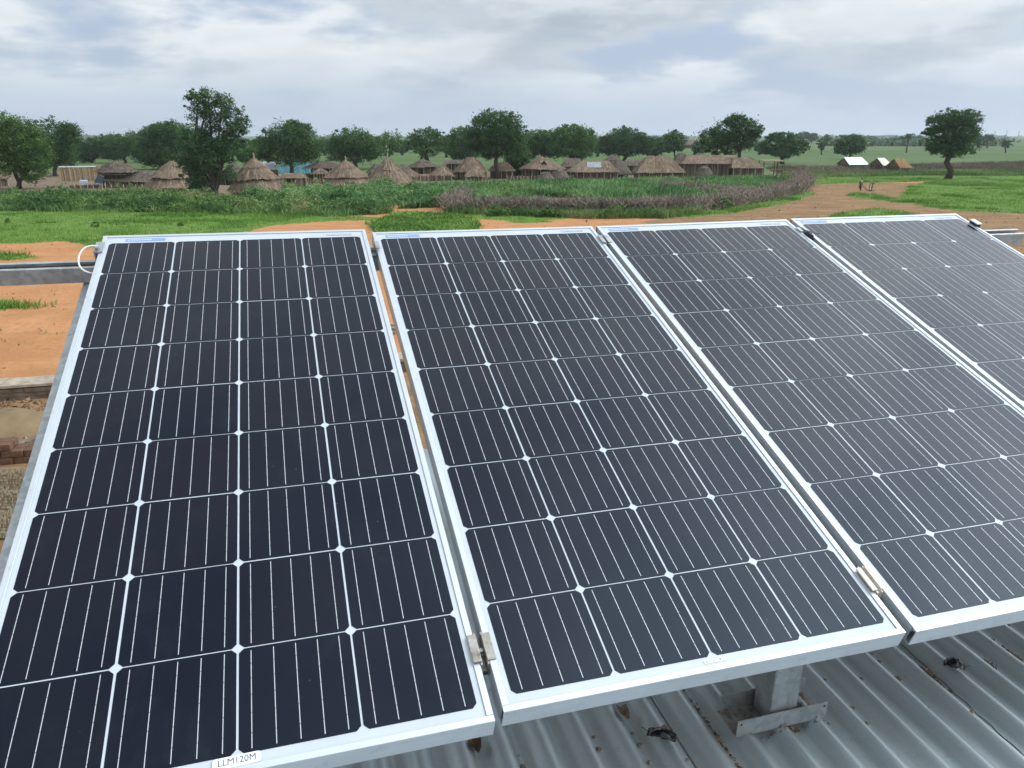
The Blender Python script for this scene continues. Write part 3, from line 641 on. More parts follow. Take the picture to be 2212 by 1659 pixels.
def heap(name, label, u, r, ln, wd, n, size, mat='rubble', group=None):
    V = []; T = []
    for i in range(n):
        uu = rng.normal() * wd; rr2 = rng.normal() * ln; c_ = Vector((u + uu, r + rr2, wave(u + uu) + 0.004 + abs(rng.normal()) * size * 0.9 * max(0, 1 - abs(rr2) / ln / 2)))
        s_ = size * rng.uniform(0.5, 1.3); d = [Vector(q) * s_ for q in rvec(4)]
        for f in ((0, 1, 2), (0, 2, 3), (0, 3, 1), (1, 3, 2)): V.append([RM @ (c_ + d[j]) for j in f]); T.append(rng.uniform())
    o = soup(name, np.array([[list(q) for q in f] for f in V]), mat, np.array(T)); return o
o = heap('dirt_heap', '', 1.228, 1.068, 0.014, 0.006, 170, 0.0042); tag(o, 'crumbly heap of brown dirt beside the shiny black scrap', 'dirt heap', 'heaps of dirt on the roof')
o = heap('dirt_heap', '', 1.383, 1.072, 0.010, 0.004, 70, 0.0036); tag(o, 'thin brown dirt heap in a groove right of the shiny black scrap', 'dirt heap', 'heaps of dirt on the roof')
o = heap('dirt_heap', '', 1.455, 1.075, 0.016, 0.004, 80, 0.0036); tag(o, 'brown dirt heap in the groove nearest the right photo edge', 'dirt heap', 'heaps of dirt on the roof')
o = heap('seam_debris', '', SEAM + 0.010, 1.03, 0.11, 0.0022, 260, 0.0030); tag(o, 'brown grit and crumbs caught along the lapped roof seam', 'debris', kind='stuff')
o = heap('shoe_debris', '', 0.86, 1.022, 0.003, 0.035, 70, 0.0034); tag(o, 'dry grit and grass bits caught against the post shoe', 'debris', kind='stuff')
CL = [(0.483, 1.109, .0042, 'upper of two pale clods in the groove left of the torn plastic scrap'), (0.480, 1.076, .0062, 'lower, larger of two pale clods left of the torn plastic scrap'),
      (0.333, 1.105, .0034, 'tiny grey clod right of the dark brown leaf'), (0.334, 1.078, .0058, 'brown clod at the bottom photo edge below the panel gap'),
      (0.558, 1.098, .0040, 'small clod just below the crumpled pale leaf'), (0.559, 1.068, .0056, 'clod touching the upper left of the torn plastic scrap'),
      (0.557, 1.024, .0054, 'pale clod below the torn plastic scrap'), (0.626, 1.058, .0040, 'small clod at the right end of the torn plastic scrap'),
      (0.623, 1.004, .0038, 'small clod low down left of the lapped seam'), (1.004, 1.122, .0042, 'speckled clod right of the post under the panel edge'),
      (1.154, 1.138, .0054, 'dark olive clod under the corner of the second panel'), (1.082, 1.106, .0052, 'brown clod midway between the post and the black scrap'),
      (1.157, 1.085, .0075, 'largest pale tan clod left of the crumbly dirt heap'), (1.004, 1.037, .0058, 'brown clod level with the right end of the post shoe'),
      (1.002, 0.992, .0055, 'brown clod below and right of the post shoe'), (1.217, 0.956, .0050, 'flat olive clod far below the crumbly dirt heap'),
      (1.537, 1.171, .0085, 'brown clod under the front edge of the third panel at the right'), (1.166, 1.172, .0036, 'tiny pale crumb under the second panel corner'),
      (1.225, 1.129, .0032, 'tiny grey crumb above the crumbly dirt heap'), (1.150, 0.995, .0030, 'tiny white crumb in the open roof at the lower right'), (1.452, 1.129, .0046, 'brown crumb in the groove above the rightmost dirt heap')]
for u, r, s_, lab in CL: crumb('dirt_clod', lab, 'dirt clod', u, r, s_, 'clod' if s_ > 0.0037 else 'bird_dropping', 0.75, 'dirt clods on the roof')
wr = MB(); pw = []
for i in range(24):
    s_ = i / 23; u = 1.249 - 0.014 * s_ + 0.002 * math.sin(i * 1.7); r = 1.18 - 0.36 * s_; pw.append(tuple(roofp(u, r, wave(u) + 0.0055)))
wo_ = wr.tube(pw, 0.0009, 5).build('wire_strand', 'black_rubber_and_shade'); tag(wo_, 'thin dark wire strand lying down a roof groove at the right', 'wire')
#PART2

# ================================================================ low ground left of the building
def place_block(name, label, cat, p, size, mat, rz=0, group=None, bev=0.012):
    o = MB().box(-size[0] / 2, size[0] / 2, -size[1] / 2, size[1] / 2, 0, size[2]).build(name, mat, None, bevel=bev)
    o.location = p; o.rotation_euler = (0, 0, rz); return tag(o, label, cat, group) if label else o
# weathered low wall: runs from beyond the left photo edge behind the panels
wa = at(-160, 880); wb = at(880, 806); wd_ = (wb - wa); wlen = wd_.length; wang = math.atan2(wd_.y, wd_.x)
lw = empty('low_wall', 'low weathered wall with pale coping on the ground left of the panels', 'wall', mat4=Matrix.Translation(wa) @ Matrix.Rotation(wang, 4, 'Z'))
x_ = 0.0; i = 0
while x_ < wlen:
    l_ = random.uniform(1.0, 1.7); MB().box(x_ + 0.006, min(x_ + l_, wlen) - 0.006, -0.03 + random.uniform(-.012, .012), 0.55, 0.27, 0.335 + random.uniform(-.012, .012)).build('coping_slab', 'weathered_concrete', lw, bevel=0.012)
    x_ += l_
for k_ in range(3):
    x_ = -random.uniform(0, 0.8)
    while x_ < wlen:
        l_ = random.uniform(1.2, 2.4); MB().box(max(0, x_) + 0.006, min(x_ + l_, wlen) - 0.006, 0.0 + random.uniform(-.02, .02), 0.5, k_ * 0.088 - 0.01, k_ * 0.088 + 0.074).build('plank', 'weathered_plank', lw, bevel=0.008)
        x_ += l_
# sand mound
def mound(name, label, cat, c, rx, ry, h, mat):
    n, k = 26, 10; vs = []; fs = []
    for j in range(k + 1):
        q = j / k
        for i in range(n):
            a = 2 * math.pi * i / n; wv = 1 + 0.12 * math.sin(3 * a + 1) + 0.05 * math.sin(7 * a)
            vs.append((rx * q * wv * math.cos(a), ry * q * wv * math.sin(a), h * (1 - q * q) ** 1.3 - 0.03 * q + random.uniform(-.008, .008)))
    for j in range(k):
        for i in range(n): fs.append((j * n + i, j * n + (i + 1) % n, (j + 1) * n + (i + 1) % n, (j + 1) * n + i))
    o = MB().add(vs, fs).build(name, mat, None, True); o.location = c; return tag(o, label, cat)
mound('sand_mound', 'smooth heap of brown sand in front of the low wall', 'sand heap', at(30, 925), 0.95, 0.8, 0.36, 'brown_sand')
place_block('mud_block', 'single brown mud block standing beside the sand heap', 'block', at(71, 915), (0.24, 0.17, 0.24), 'mud_brick', 0.15)
# step of mud bricks, each brick a part
sa = at(-70, 1012); sb = at(86, 1000); sdv = sb - sa; bst = empty('brick_step', 'dark reddish step of stacked mud bricks at the left photo edge', 'brick step', mat4=Matrix.Translation(sa) @ Matrix.Rotation(math.atan2(sdv.y, sdv.x), 4, 'Z'))
bme = MB().box(-0.16, 0.16, -0.085, 0.085, -0.055, 0.055).build('brick', 'mud_brick', bst, bevel=0.010)
first = True
for k_ in range(3):
    for j in range(2):
        i = 0
        while True:
            x_ = (i + (0.5 if k_ % 2 else 0)) * 0.335 + 0.16
            if x_ > sdv.length + (0 if k_ < 2 else -0.45): break
            o = bme if first else link(bme.copy(), bst); first = False
            o.location = (x_, 0.09 + j * 0.18, 0.06 + k_ * 0.117); o.rotation_euler = (0, 0, random.uniform(-.05, .05)); i += 1
# woven matting
q0, q1, q2 = at(-120, 1165), at(90, 1165), at(-120, 1016)
ux = (q1 - q0); uy = (q2 - q0); V = []; T = []
rows, cols_ = 46, 60
for j in range(rows):
    for i in range(cols_):
        c_ = q0 + ux * ((i + 0.5 * (j % 2)) / cols_) + uy * (j / rows); a = ux / cols_ * 0.62; b_ = uy / rows * 0.58; z_ = 0.03 + 0.10 * math.sin(j * 0.21) ** 2
        hgt = Vector((0, 0, 0.035)); c_ = c_ + Vector((0, 0, z_)); tw = b_ * 0.55
        A, B, C_, D_ = c_ - a - b_, c_ + a - b_ + tw, c_ + a + b_, c_ - a + b_ - tw; TP = c_ + hgt; t_ = rng.uniform()
        for f in ((A, B, TP), (B, C_, TP), (C_, D_, TP), (D_, A, TP)): V.append([list(p_) for p_ in f]); T.append(t_)
o = soup('woven_mat', np.array(V), 'woven', np.array(T)); tag(o, 'coarse brown woven matting spread on the ground at the left edge', 'mat')
# broken soil around the wall
def poly_world(poly): return [tuple(at(x, y)[:2]) for x, y in poly]
def scatter(poly, n):
    W = poly_world(poly); X = [p[0] for p in W]; Y = [p[1] for p in W]; out = np.zeros((0, 2))
    while len(out) < n:
        c_ = np.stack([rng.uniform(min(X), max(X), n * 2), rng.uniform(min(Y), max(Y), n * 2)], 1)
        out = np.concatenate([out, c_[inpoly(c_[:, 0], c_[:, 1], W)]])
    return out[:n]
def area(poly):
    W = poly_world(poly); return abs(sum(W[i][0] * W[(i + 1) % len(W)][1] - W[(i + 1) % len(W)][0] * W[i][1] for i in range(len(W)))) / 2
pp = scatter([(-100, 870), (120, 862), (86, 1000), (-100, 1010)], 1500); V = []; T = []
for p_ in pp:
    s_ = abs(rng.normal()) * 0.030 + 0.012; d = rvec(4) * s_; c_ = np.array([p_[0], p_[1], s_ * 0.4]); t_ = rng.uniform()
    for f in ((0, 1, 2), (0, 2, 3), (0, 3, 1), (1, 3, 2)): V.append(c_ + d[list(f)]); T.append(t_)
o = soup('rubble', np.array(V), 'rubble', np.array(T)); tag(o, 'broken soil and brick rubble around the low wall', 'rubble', kind='stuff')
for i, (x0, y0, x1, y1, lab) in enumerate(((-20, 905, 60, 893, 'long weathered board lying in front of the low wall'), (-30, 960, 70, 972, 'board lying askew between the sand heap and the brick step'), (10, 985, 92, 962, 'short board propped beside the brick step'))):
    a, b_ = at(x0, y0), at(x1, y1); d = b_ - a; o = MB().box(0, d.length, -0.07, 0.07, 0.0, 0.04).build('board', 'weathered_plank', None, bevel=0.006); o.location = a + Vector((0, 0, 0.03 + 0.03 * i)); o.rotation_euler = (0, rad(-2 - 2 * i), math.atan2(d.y, d.x)); tag(o, lab, 'board')
# loose bricks seen through the panel gap
gpb = empty('brick_pile', 'flat stack of pale bricks seen through the gap between the first two panels', 'bricks', loc=at(862, 722))
pb = MB().box(-0.11, 0.11, -0.055, 0.055, -0.035, 0.035).build('brick', 'pale_brick', gpb, bevel=0.006); first = True
for i in range(5):
    for j in range(7):
        o = pb if first else link(pb.copy(), gpb); first = False; o.location = (i * 0.235 - 0.5, j * 0.125, 0.03 + (0.075 if (i + j) % 3 == 0 else 0)); o.rotation_euler = (0, 0, random.uniform(-.1, .1))

# ================================================================ plants
def blades(P2, hmin, hmax, wd, per=1, spread=0.0, lean=0.5, seg=1, z0=0.0):
    """upright tapering leaves; returns n x 4 x 3 quads (seg pieces per leaf)"""
    n = len(P2) * per; b = np.repeat(P2, per, 0) + rng.normal(size=(n, 2)) * spread
    h = rng.uniform(hmin, hmax, n); a = rng.uniform(0, 2 * np.pi, n); ln = rng.uniform(0.1, 1, n) * lean
    dirv = np.stack([np.cos(a), np.sin(a)], 1); side = np.stack([-np.sin(a), np.cos(a)], 1); yaw = rng.uniform(0, np.pi, n); side = np.stack([np.cos(yaw), np.sin(yaw)], 1)
    out = []; ws = wd * rng.uniform(0.6, 1.3, n)
    ts = np.linspace(0, 1, seg + 1)
    def pt(t): 
        xy = b + dirv * (ln * h * t ** 1.8)[:, None]; z = h * (t - 0.35 * ln * t * t) + z0; return np.concatenate([xy, z[:, None]], 1)
    def wdt(t): return ws * (1 - t) ** 0.7 if t < 1 else ws * 0.05
    for t0, t1 in zip(ts[:-1], ts[1:]):
        p0, p1 = pt(t0), pt(t1); s3 = np.concatenate([side, np.zeros((n, 1))], 1); w0, w1 = (wdt(t0) if t0 > 0 else ws * 0.7)[:, None] / 2, wdt(t1)[:, None] / 2
        out.append(np.stack([p0 - s3 * w0, p0 + s3 * w0, p1 + s3 * w1, p1 - s3 * w1], 1))
    return np.concatenate(out), np.tile(np.arange(n), seg)
def tints(n, idx, P2=None, s=3.0, amp=0.5):
    t = rng.uniform(0, 1, n)
    return t[idx]
def patch_t(V, s, seed):         # colour drift between clumps
    c_ = V[:, 0, :]; return vnoise(c_[:, 0], c_[:, 1], s, seed)
def plant_mass(name, label, cat, items, mat, seed=1, drift=3.0):
    A = []; T = []
    for it in items:
        v, t = it if isinstance(it, tuple) else (it, rng.uniform(0, 1, len(it))); A.append(v); T.append(np.clip(0.6 * t + 1.5 * (patch_t(v, drift, seed) - 0.5) + 0.22, 0, 1))
    Vs = np.concatenate(A); t = np.concatenate(T)
    return tag(soup(name, Vs, mat, t), label, cat, kind='stuff')
def crown_soup(lobes, leaf, dens, seed):
    """lobes: (centre xyz, (rx,ry,rz)); many leaf-sized faces gathered in clumps"""
    Vs = []; Ts = []; r_ = np.random.default_rng(seed)
    for c_, R_ in lobes:
        c_ = np.array(c_); R_ = np.array(R_); nc = max(14, int(dens * (R_[0] * R_[2]) ** 0.5 * 44))
        d = r_.normal(size=(nc, 3)); d /= np.linalg.norm(d, axis=1, keepdims=True); q = r_.uniform(0.35, 1.0, nc) ** 0.6
        out_ = r_.uniform(0, 1, nc) < 0.09; q = np.where(out_, r_.uniform(1.0, 1.22, nc), q); d[:, 2] = np.where(out_ & (d[:, 2] < -0.3), -d[:, 2], d[:, 2])
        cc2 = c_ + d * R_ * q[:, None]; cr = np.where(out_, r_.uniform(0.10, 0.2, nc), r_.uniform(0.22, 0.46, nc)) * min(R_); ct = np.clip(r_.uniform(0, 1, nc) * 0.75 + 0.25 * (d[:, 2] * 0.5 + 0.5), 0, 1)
        k_ = max(16, int(dens * 50)); n = nc * k_; i_ = np.repeat(np.arange(nc), k_)
        p_ = r_.normal(size=(n, 3)) * 0.62; p_[:, 2] *= 0.7; p_ = cc2[i_] + p_ * cr[i_][:, None]
        a = r_.normal(size=(n, 3)); a[:, 2] *= 0.6; a /= np.linalg.norm(a, axis=1, keepdims=True); b_ = np.cross(a, r_.normal(size=(n, 3))); b_ /= np.linalg.norm(b_, axis=1, keepdims=True)
        s_ = leaf * r_.uniform(0.5, 1.25, n)[:, None]
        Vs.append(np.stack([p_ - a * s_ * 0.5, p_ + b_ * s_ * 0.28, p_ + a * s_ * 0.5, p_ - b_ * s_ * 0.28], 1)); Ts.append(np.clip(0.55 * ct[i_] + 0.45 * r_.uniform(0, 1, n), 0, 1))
    return np.concatenate(Vs), np.concatenate(Ts)
# short grass on the green ground
msk = np.where((grassb > 0.55) & (gy > 15) & (gy < 112) & (px > -60) & (px < 2270))[0]
gw = np.clip(40 / gy[msk], 0.35, 1.0); pick = rng.choice(msk, 52000, p=gw / gw.sum())
gp = np.stack([gx[pick], gy[pick]], 1) + rng.uniform(-.2, .2, (len(pick), 2))
Vg, ix = blades(gp, 0.05, 0.20, 0.045, 2, 0.07, 0.9)
cl_ = vnoise(gp[:, 0], gp[:, 1], 2.5, 8); gp2 = gp[cl_ > 0.60]; Vt, _ = blades(gp2, 0.14, 0.34, 0.05, 3, 0.10, 0.8)
plant_mass('grass', 'short bright green grass over the open ground', 'grass', [Vg, Vt], 'grass_blade', 3, 2.2)
bare = np.where((grassb < 0.2) & (gy > 15) & (gy < 90) & (px > -40) & (px < 2250) & (py > 395))[0]
pk = rng.choice(bare, 2600); bp = np.stack([gx[pk], gy[pk]], 1) + rng.uniform(-.2, .2, (len(pk), 2)); bp = bp[vnoise(bp[:, 0], bp[:, 1], 4.0, 41) > 0.50]
Vb, ix = blades(bp, 0.03, 0.12, 0.04, 4, 0.08, 1.2)
plant_mass('sparse_weeds', 'scattered sprigs growing on the bare sand and path', 'weeds', [Vb], 'weed', 17, 2.0)
pk = rng.choice(bare, 1500); V = []; T = []
for p_ in np.stack([gx[pk], gy[pk]], 1) + rng.uniform(-.2, .2, (len(pk), 2)):
    s_ = abs(rng.normal()) * 0.035 + 0.02; d = rvec(4) * s_; c_ = np.array([p_[0], p_[1], s_ * 0.3]); t_ = rng.uniform()
    for f in ((0, 1, 2), (0, 2, 3), (0, 3, 1), (1, 3, 2)): V.append(c_ + d[list(f)]); T.append(t_)
tag(soup('loose_stones', np.array(V), 'rubble', np.array(T)), 'small stones and clods strewn on the bare ground', 'stones', kind='stuff')
# tuft on the sand at the left
tp = at(36, 664); tq = np.array([[tp.x + rng.normal() * 0.45, tp.y + rng.normal() * 0.22] for _ in range(420)]); Vq, ix = blades(tq, 0.08, 0.32, 0.03, 1, 0.02, 0.8, 2)
o = soup('grass_tuft', Vq, 'grass_blade', rng.uniform(0, 1, len(Vq))); tag(o, 'lone green grass tuft on the orange sand by the left photo edge', 'grass tuft')
# tall weeds along the left
WEED = [(-60, 425), (150, 420), (300, 417), (430, 428), (530, 438), (700, 446), (830, 448), (850, 462), (700, 470), (560, 464), (300, 460), (0, 458), (-60, 458)]
def patchy(pp, s, seed, lo): return pp[vnoise(pp[:, 0], pp[:, 1], s, seed) > lo]
pp = patchy(scatter(WEED, 9000), 3.0, 31, 0.40); Vw, ix = blades(pp, 0.2, 0.65, 0.10, 4, 0.16, 1.3, 2); p2 = patchy(scatter(WEED, 3000), 4.0, 33, 0.56); Vw2, ix = blades(p2, 0.5, 1.1, 0.08, 5, 0.18, 0.9, 2)
def clumps(poly, n, r0, r1, leaf, dens, seed):
    P2 = scatter(poly, n); return crown_soup([((p_[0], p_[1], 0.25), (q, q * 0.9, q * rng.uniform(0.55, 0.95))) for p_, q in zip(P2, rng.uniform(r0, r1, n))], leaf, dens, seed)
WEEDC = [(-60, 432), (300, 425), (540, 446), (830, 454), (850, 464), (560, 462), (0, 456), (-60, 456)]
plant_mass('undergrowth', 'tall tangled green weeds between the grass and the huts', 'weeds', [Vw, Vw2, clumps(WEEDC, 300, 0.35, 1.1, 0.16, 0.5, 5)], 'weed', 5, 2.2)
Vl = clumps(WEEDC, 70, 0.25, 0.7, 0.14, 0.5, 6); plant_mass('light_weeds', 'paler yellow-green weeds mixed into the tall weeds on the left', 'weeds', [Vl], 'leaf_light', 6, 1.5)
CROP2 = [(530, 430), (640, 419), (720, 416), (900, 412), (975, 422), (960, 448), (850, 452), (700, 446), (560, 446)]
pp = patchy(scatter(CROP2, 6000), 3.0, 35, 0.36); Vc, ix = blades(pp, 0.4, 1.0, 0.17, 5, 0.15, 1.7, 2)
plant_mass('leafy_crop', 'dense dark leafy crop in front of the pair of pointed huts', 'crop', [Vc, clumps(CROP2, 110, 0.5, 1.2, 0.2, 0.5, 8)], 'maize', 7, 2.2)
MAIZE = [(880, 412), (1000, 404), (1130, 402), (1380, 395), (1640, 390), (1715, 392), (1600, 428), (1450, 448), (1240, 452), (1000, 446), (960, 425)]
pp = scatter(MAIZE, 9000); pp[:, 1] = np.round(pp[:, 1] / 1.5) * 1.5 + rng.normal(size=len(pp)) * 0.16; pp = patchy(pp, 5.0, 37, 0.33); st_, ix = blades(pp, 0.6, 1.0, 0.05, 1, 0.0, 0.2, 1); Vm, ix = blades(pp, 0.45, 1.1, 0.19, 6, 0.08, 2.0, 2)
plant_mass('maize_field', 'field of green maize between the brush hedge and the huts', 'maize', [st_, Vm, clumps(MAIZE, 80, 0.4, 0.95, 0.2, 0.5, 9)], 'maize', 9, 2.4)
VINE = [(800, 486), (825, 478), (850, 466), (900, 463), (970, 466), (1026, 482), (1030, 505), (820, 508)]
pp = scatter(VINE, 3200); Vv, ix = blades(pp, 0.15, 0.42, 0.16, 4, 0.12, 1.8, 2)
plant_mass('vine_patch', 'bright green low leafy vine patch just above the panel edges', 'vines', [Vv], 'grass_blade', 10, 1.5)
# hedges of cut thorn brush
def brush_line(name, label, pts, h, n, thick, green=True, mat='brush'):
    W = [at(*p) for p in pts]; seg = [(W[i + 1] - W[i]).length for i in range(len(W) - 1)]; tot = sum(seg); V = []; G = []
    s_ = rng.uniform(0, tot, n); out = np.zeros((n, 2)); c0 = 0
    for i, l_ in enumerate(seg):
        k_ = (s_ >= c0) & (s_ < c0 + l_); f = ((s_[k_] - c0) / l_)[:, None]; out[k_] = np.array(W[i][:2]) * (1 - f) + np.array(W[i + 1][:2]) * f; c0 += l_
    out += rng.normal(size=(n, 2)) * thick; hh = h * (0.7 + 0.6 * vnoise(out[:, 0], out[:, 1], 2.5, 3))
    k_ = 4; B = np.repeat(out, k_, 0); m_ = len(B); z0 = rng.uniform(0, 0.75, m_) * np.repeat(hh, k_); d = rvec(m_); d[:, 2] = np.abs(d[:, 2]) * 0.9 + 0.25; d *= (rng.uniform(0.25, 0.75, m_) * h * 0.6)[:, None]
    p0 = np.concatenate([B, z0[:, None]], 1); p1 = p0 + d; sd_ = rvec(m_) * 0.020
    V = np.stack([p0 - sd_, p0 + sd_, p1 + sd_ * 0.4, p1 - sd_ * 0.4], 1); t = np.clip(rng.uniform(0, 1, m_) * 0.6 + 0.5 * vnoise(B[:, 0], B[:, 1], 2, 4), 0, 1)
    o = soup(name, V, mat, t); tag(o, label, 'brush hedge', 'hedges of dry thorn brush')
    return W
brush_line('brush_hedge', 'long brown thorn-brush hedge along the near side of the maize', [(972, 452), (1000, 458), (1130, 462), (1280, 464), (1420, 463), (1470, 460)], 1.15, 5200, 0.45)
brush_line('brush_hedge', 'brown thorn-brush hedge curving back along the right end of the maize', [(1470, 460), (1560, 448), (1650, 434), (1715, 418), (1736, 402), (1730, 390)], 1.25, 4600, 0.5)
brush_line('brush_hedge', 'inner brown brush hedge inside the right half of the maize', [(1425, 412), (1480, 416), (1550, 424), (1600, 432), (1630, 436)], 1.1, 2200, 0.5)
brush_line('brush_hedge', 'short brown brush hedge at the left end of the maize', [(1000, 425), (990, 440), (975, 452)], 1.0, 900, 0.5)
UNDER = [(960, 458), (1000, 464), (1280, 472), (1440, 472), (1520, 462), (1500, 456), (1280, 463), (1000, 456)]
pp = scatter(UNDER, 3300); Vu, ix = blades(pp, 0.2, 0.75, 0.06, 5, 0.15, 0.9, 2)
plant_mass('hedge_foot_weeds', 'dark green weeds at the foot of the brush hedge', 'weeds', [Vu], 'weed', 13, 2.0)
DRY = [(1650, 362), (1900, 362), (1990, 357), (2260, 350), (2260, 378), (2000, 374), (1900, 381), (1700, 383)]
pp = scatter(DRY, 6000); Vd, ix = blades(pp, 0.3, 0.8, 0.10, 4, 0.3, 0.7, 2)
plant_mass('dry_scrub', 'brown and grey scrub band behind the right-hand grass', 'scrub', [Vd], 'dry_grass', 15, 6.0)
DRY2 = [(1690, 374), (1900, 374), (2212, 368), (2260, 380), (2000, 380), (1700, 385)]
pp = scatter(DRY2, 6500); Vd, ix = blades(pp, 0.25, 0.7, 0.10, 4, 0.3, 0.9, 2)
plant_mass('green_scrub', 'dark green weeds in front of the brown scrub band', 'weeds', [Vd], 'weed', 16, 5.0)
BUSHX = [(545, 447, 24, 12), (600, 443, 30, 14), (668, 446, 26, 13), (735, 440, 34, 15), (790, 447, 26, 11), (845, 440, 30, 14), (905, 436, 26, 13), (940, 448, 24, 12), (60, 448, 30, 12), (150, 444, 34, 13), (255, 446, 30, 12), (330, 450, 36, 12), (440, 452, 30, 12), (500, 456, 24, 10), (1075, 468, 30, 10), (1180, 470, 26, 9), (1330, 470, 36, 11), (1405, 470, 26, 10)]
BW = ['far left', 'second', 'third', 'fourth', 'fifth', 'sixth', 'seventh', 'eighth', 'ninth', 'tenth', 'eleventh', 'twelfth', 'thirteenth', 'fourteenth', 'fifteenth', 'sixteenth', 'seventeenth', 'rightmost']
BUSH_LATER = sorted(BUSHX)
# leafy bodies ------------------------------------------------------------
TREES = 0
def tree(name, label, base, lobes, mat='leaf_dark', dens=1.0, leaf=0.22, trunk_w=7, forks=None, group='trees around the village', trunks=None, depth=0.85):
    """lobes in display pixels (cx, cy, rx, ry); they stand at the depth of the trunk's foot"""
    global TREES; TREES += 1
    B = at(*base); k_ = mpp(B); rs = random.Random(TREES * 13 + 5)
    t = empty(name, label, 'tree', loc=B, group=group); LB = []
    for cx, cy, rx, ry in lobes:
        p_ = on_y(cx, cy, B.y); off = rs.uniform(-.35, .35) * rx * k_
        LB.append(((p_.x - B.x, off, p_.z), (rx * k_, rx * k_ * depth, ry * k_)))
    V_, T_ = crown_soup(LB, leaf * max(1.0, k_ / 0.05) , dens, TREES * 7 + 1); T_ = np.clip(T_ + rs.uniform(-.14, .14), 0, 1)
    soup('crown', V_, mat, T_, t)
    b = MB(); tw = trunk_w * k_ / 2
    for ti, (bx, by) in enumerate(trunks or [base]):
        f = at(bx, by); f = Vector(((f.x - B.x), (f.y - B.y) * 0.2, 0)); mine = LB if not trunks else [l_ for i, l_ in enumerate(LB) if i % len(trunks) == ti] or LB
        ctr = sum((Vector(l_[0]) for l_ in mine), Vector()) / len(mine); lowz = min(l_[0][2] - l_[1][2] * 0.6 for l_ in mine)
        fk = f.lerp(Vector((ctr.x, ctr.y, 0)), 0.45); fk.z = max(0.5, lowz)
        b.tube([f - Vector((0, 0, 0.15)), f.lerp(fk, 0.35) + Vector((rs.uniform(-1, 1) * tw, 0, 0)), f.lerp(fk, 0.7) + Vector((rs.uniform(-1, 1) * tw, 0, 0)), fk], [tw * 1.35, tw, tw * 0.9, tw * 0.8], 7)
        for c_, R_ in mine:
            c_ = Vector(c_); e = c_ + Vector((rs.uniform(-.4, .4) * R_[0], rs.uniform(-.4, .4) * R_[1], R_[2] * 0.35)); md_ = fk.lerp(c_, 0.55) + Vector((0, 0, 0.08 * (c_ - fk).length))
            b.tube([fk - Vector((0, 0, tw)), md_, c_, e], [tw * 0.62, tw * 0.45, tw * 0.3, tw * 0.12], 5, False)
            for _ in range(4):
                e2 = c_ + Vector((rs.uniform(-.85, .85) * R_[0], rs.uniform(-.8, .8) * R_[1], rs.uniform(-.2, .8) * R_[2])); b.tube([md_.lerp(c_, rs.uniform(0, .8)), e2], [tw * 0.22, tw * 0.08], 4, False)
    o = b.build('trunk', 'bark', t, True)
    a = o.data.attributes.new('tint', 'FLOAT', 'FACE'); a.data.foreach_set('value', [rs.random() for _ in o.data.polygons])
    return t
tree('broad_tree', 'big dark spreading tree at the left photo edge', (50, 408), [(35, 300, 42, 45), (-15, 300, 45, 45), (75, 325, 38, 45), (15, 345, 42, 35), (70, 365, 30, 28), (45, 285, 40, 30)], 'leaf_mid', 1.15, 0.2, 9, trunks=[(38, 408), (72, 404)])
tree('feathery_tree', 'feathery tree standing just right of the big left-edge tree', (120, 380), [(125, 300, 38, 38), (150, 288, 24, 24), (105, 330, 34, 30), (135, 335, 30, 24)], 'leaf_dark', 1.0, 0.2, 8)
tree('low_tree', 'low dark tree in the gap left of the reed fence', (200, 352), [(195, 322, 28, 20), (225, 318, 24, 20), (180, 335, 20, 14)], 'leaf_bluish', 1.0, 0.2, 6)
tree('round_tree', 'dark round tree behind the platform shelter', (270, 352), [(262, 315, 30, 22), (290, 318, 26, 22), (245, 330, 24, 16)], 'leaf_dark', 1.0, 0.2, 6)
tree('broad_tree', 'broad dark tree behind the big hut, left of the tallest tree', (345, 366), [(340, 305, 38, 32), (375, 295, 34, 32), (320, 330, 30, 26), (365, 335, 38, 26), (345, 285, 22, 16)], 'leaf_dark', 1.1, 0.2, 8)
tree('tall_tree', 'tallest tree, a slender leaning one in front of the big thatched huts', (466, 431), [(450, 213, 42, 20), (425, 225, 22, 24), (482, 232, 30, 26), (440, 262, 32, 30), (497, 268, 34, 30), (522, 262, 18, 28), (425, 305, 34, 34), (470, 300, 34, 34), (415, 345, 32, 30), (460, 345, 36, 30), (495, 325, 26, 30), (425, 385, 26, 26), (480, 372, 26, 26), (403, 362, 22, 28), (445, 400, 20, 18), (505, 300, 22, 26), (450, 330, 34, 34)], 'leaf_bluish', 1.0, 0.15, 10, trunks=[(466, 431), (431, 420)], depth=0.7)
tree('light_tree', 'light green bush-like tree behind the pointed hut right of the tallest tree', (536, 362), [(540, 330, 18, 18), (528, 342, 16, 12)], 'leaf_light', 1.0, 0.2, 4)
tree('dome_tree', 'domed dark tree with a bare trunk in front of the teal roof', (632, 388), [(625, 297, 48, 32), (590, 318, 36, 28), (662, 318, 32, 30), (625, 335, 44, 24), (640, 285, 30, 18), (575, 335, 20, 14)], 'leaf_dark', 1.15, 0.2, 9)
tree('broad_tree', 'broad dark tree behind the thatched pair of huts', (768, 366), [(762, 308, 42, 26), (730, 325, 30, 24), (797, 318, 32, 24), (770, 335, 44, 18)], 'leaf_dark', 1.1, 0.2, 8)
tree('thin_tree', 'thin airy tree with a visible fork right of the broad dark tree', (838, 356), [(845, 296, 24, 15), (825, 310, 20, 14), (855, 312, 16, 13), (838, 328, 18, 10)], 'leaf_mid', 0.55, 0.18, 5)
tree('forked_tree', 'many-stemmed tree behind the small open-walled hut', (925, 364), [(920, 293, 32, 15), (895, 308, 24, 18), (948, 305, 24, 18), (925, 322, 36, 15)], 'leaf_dark', 0.75, 0.2, 7, trunks=[(920, 364), (932, 364), (905, 362)])
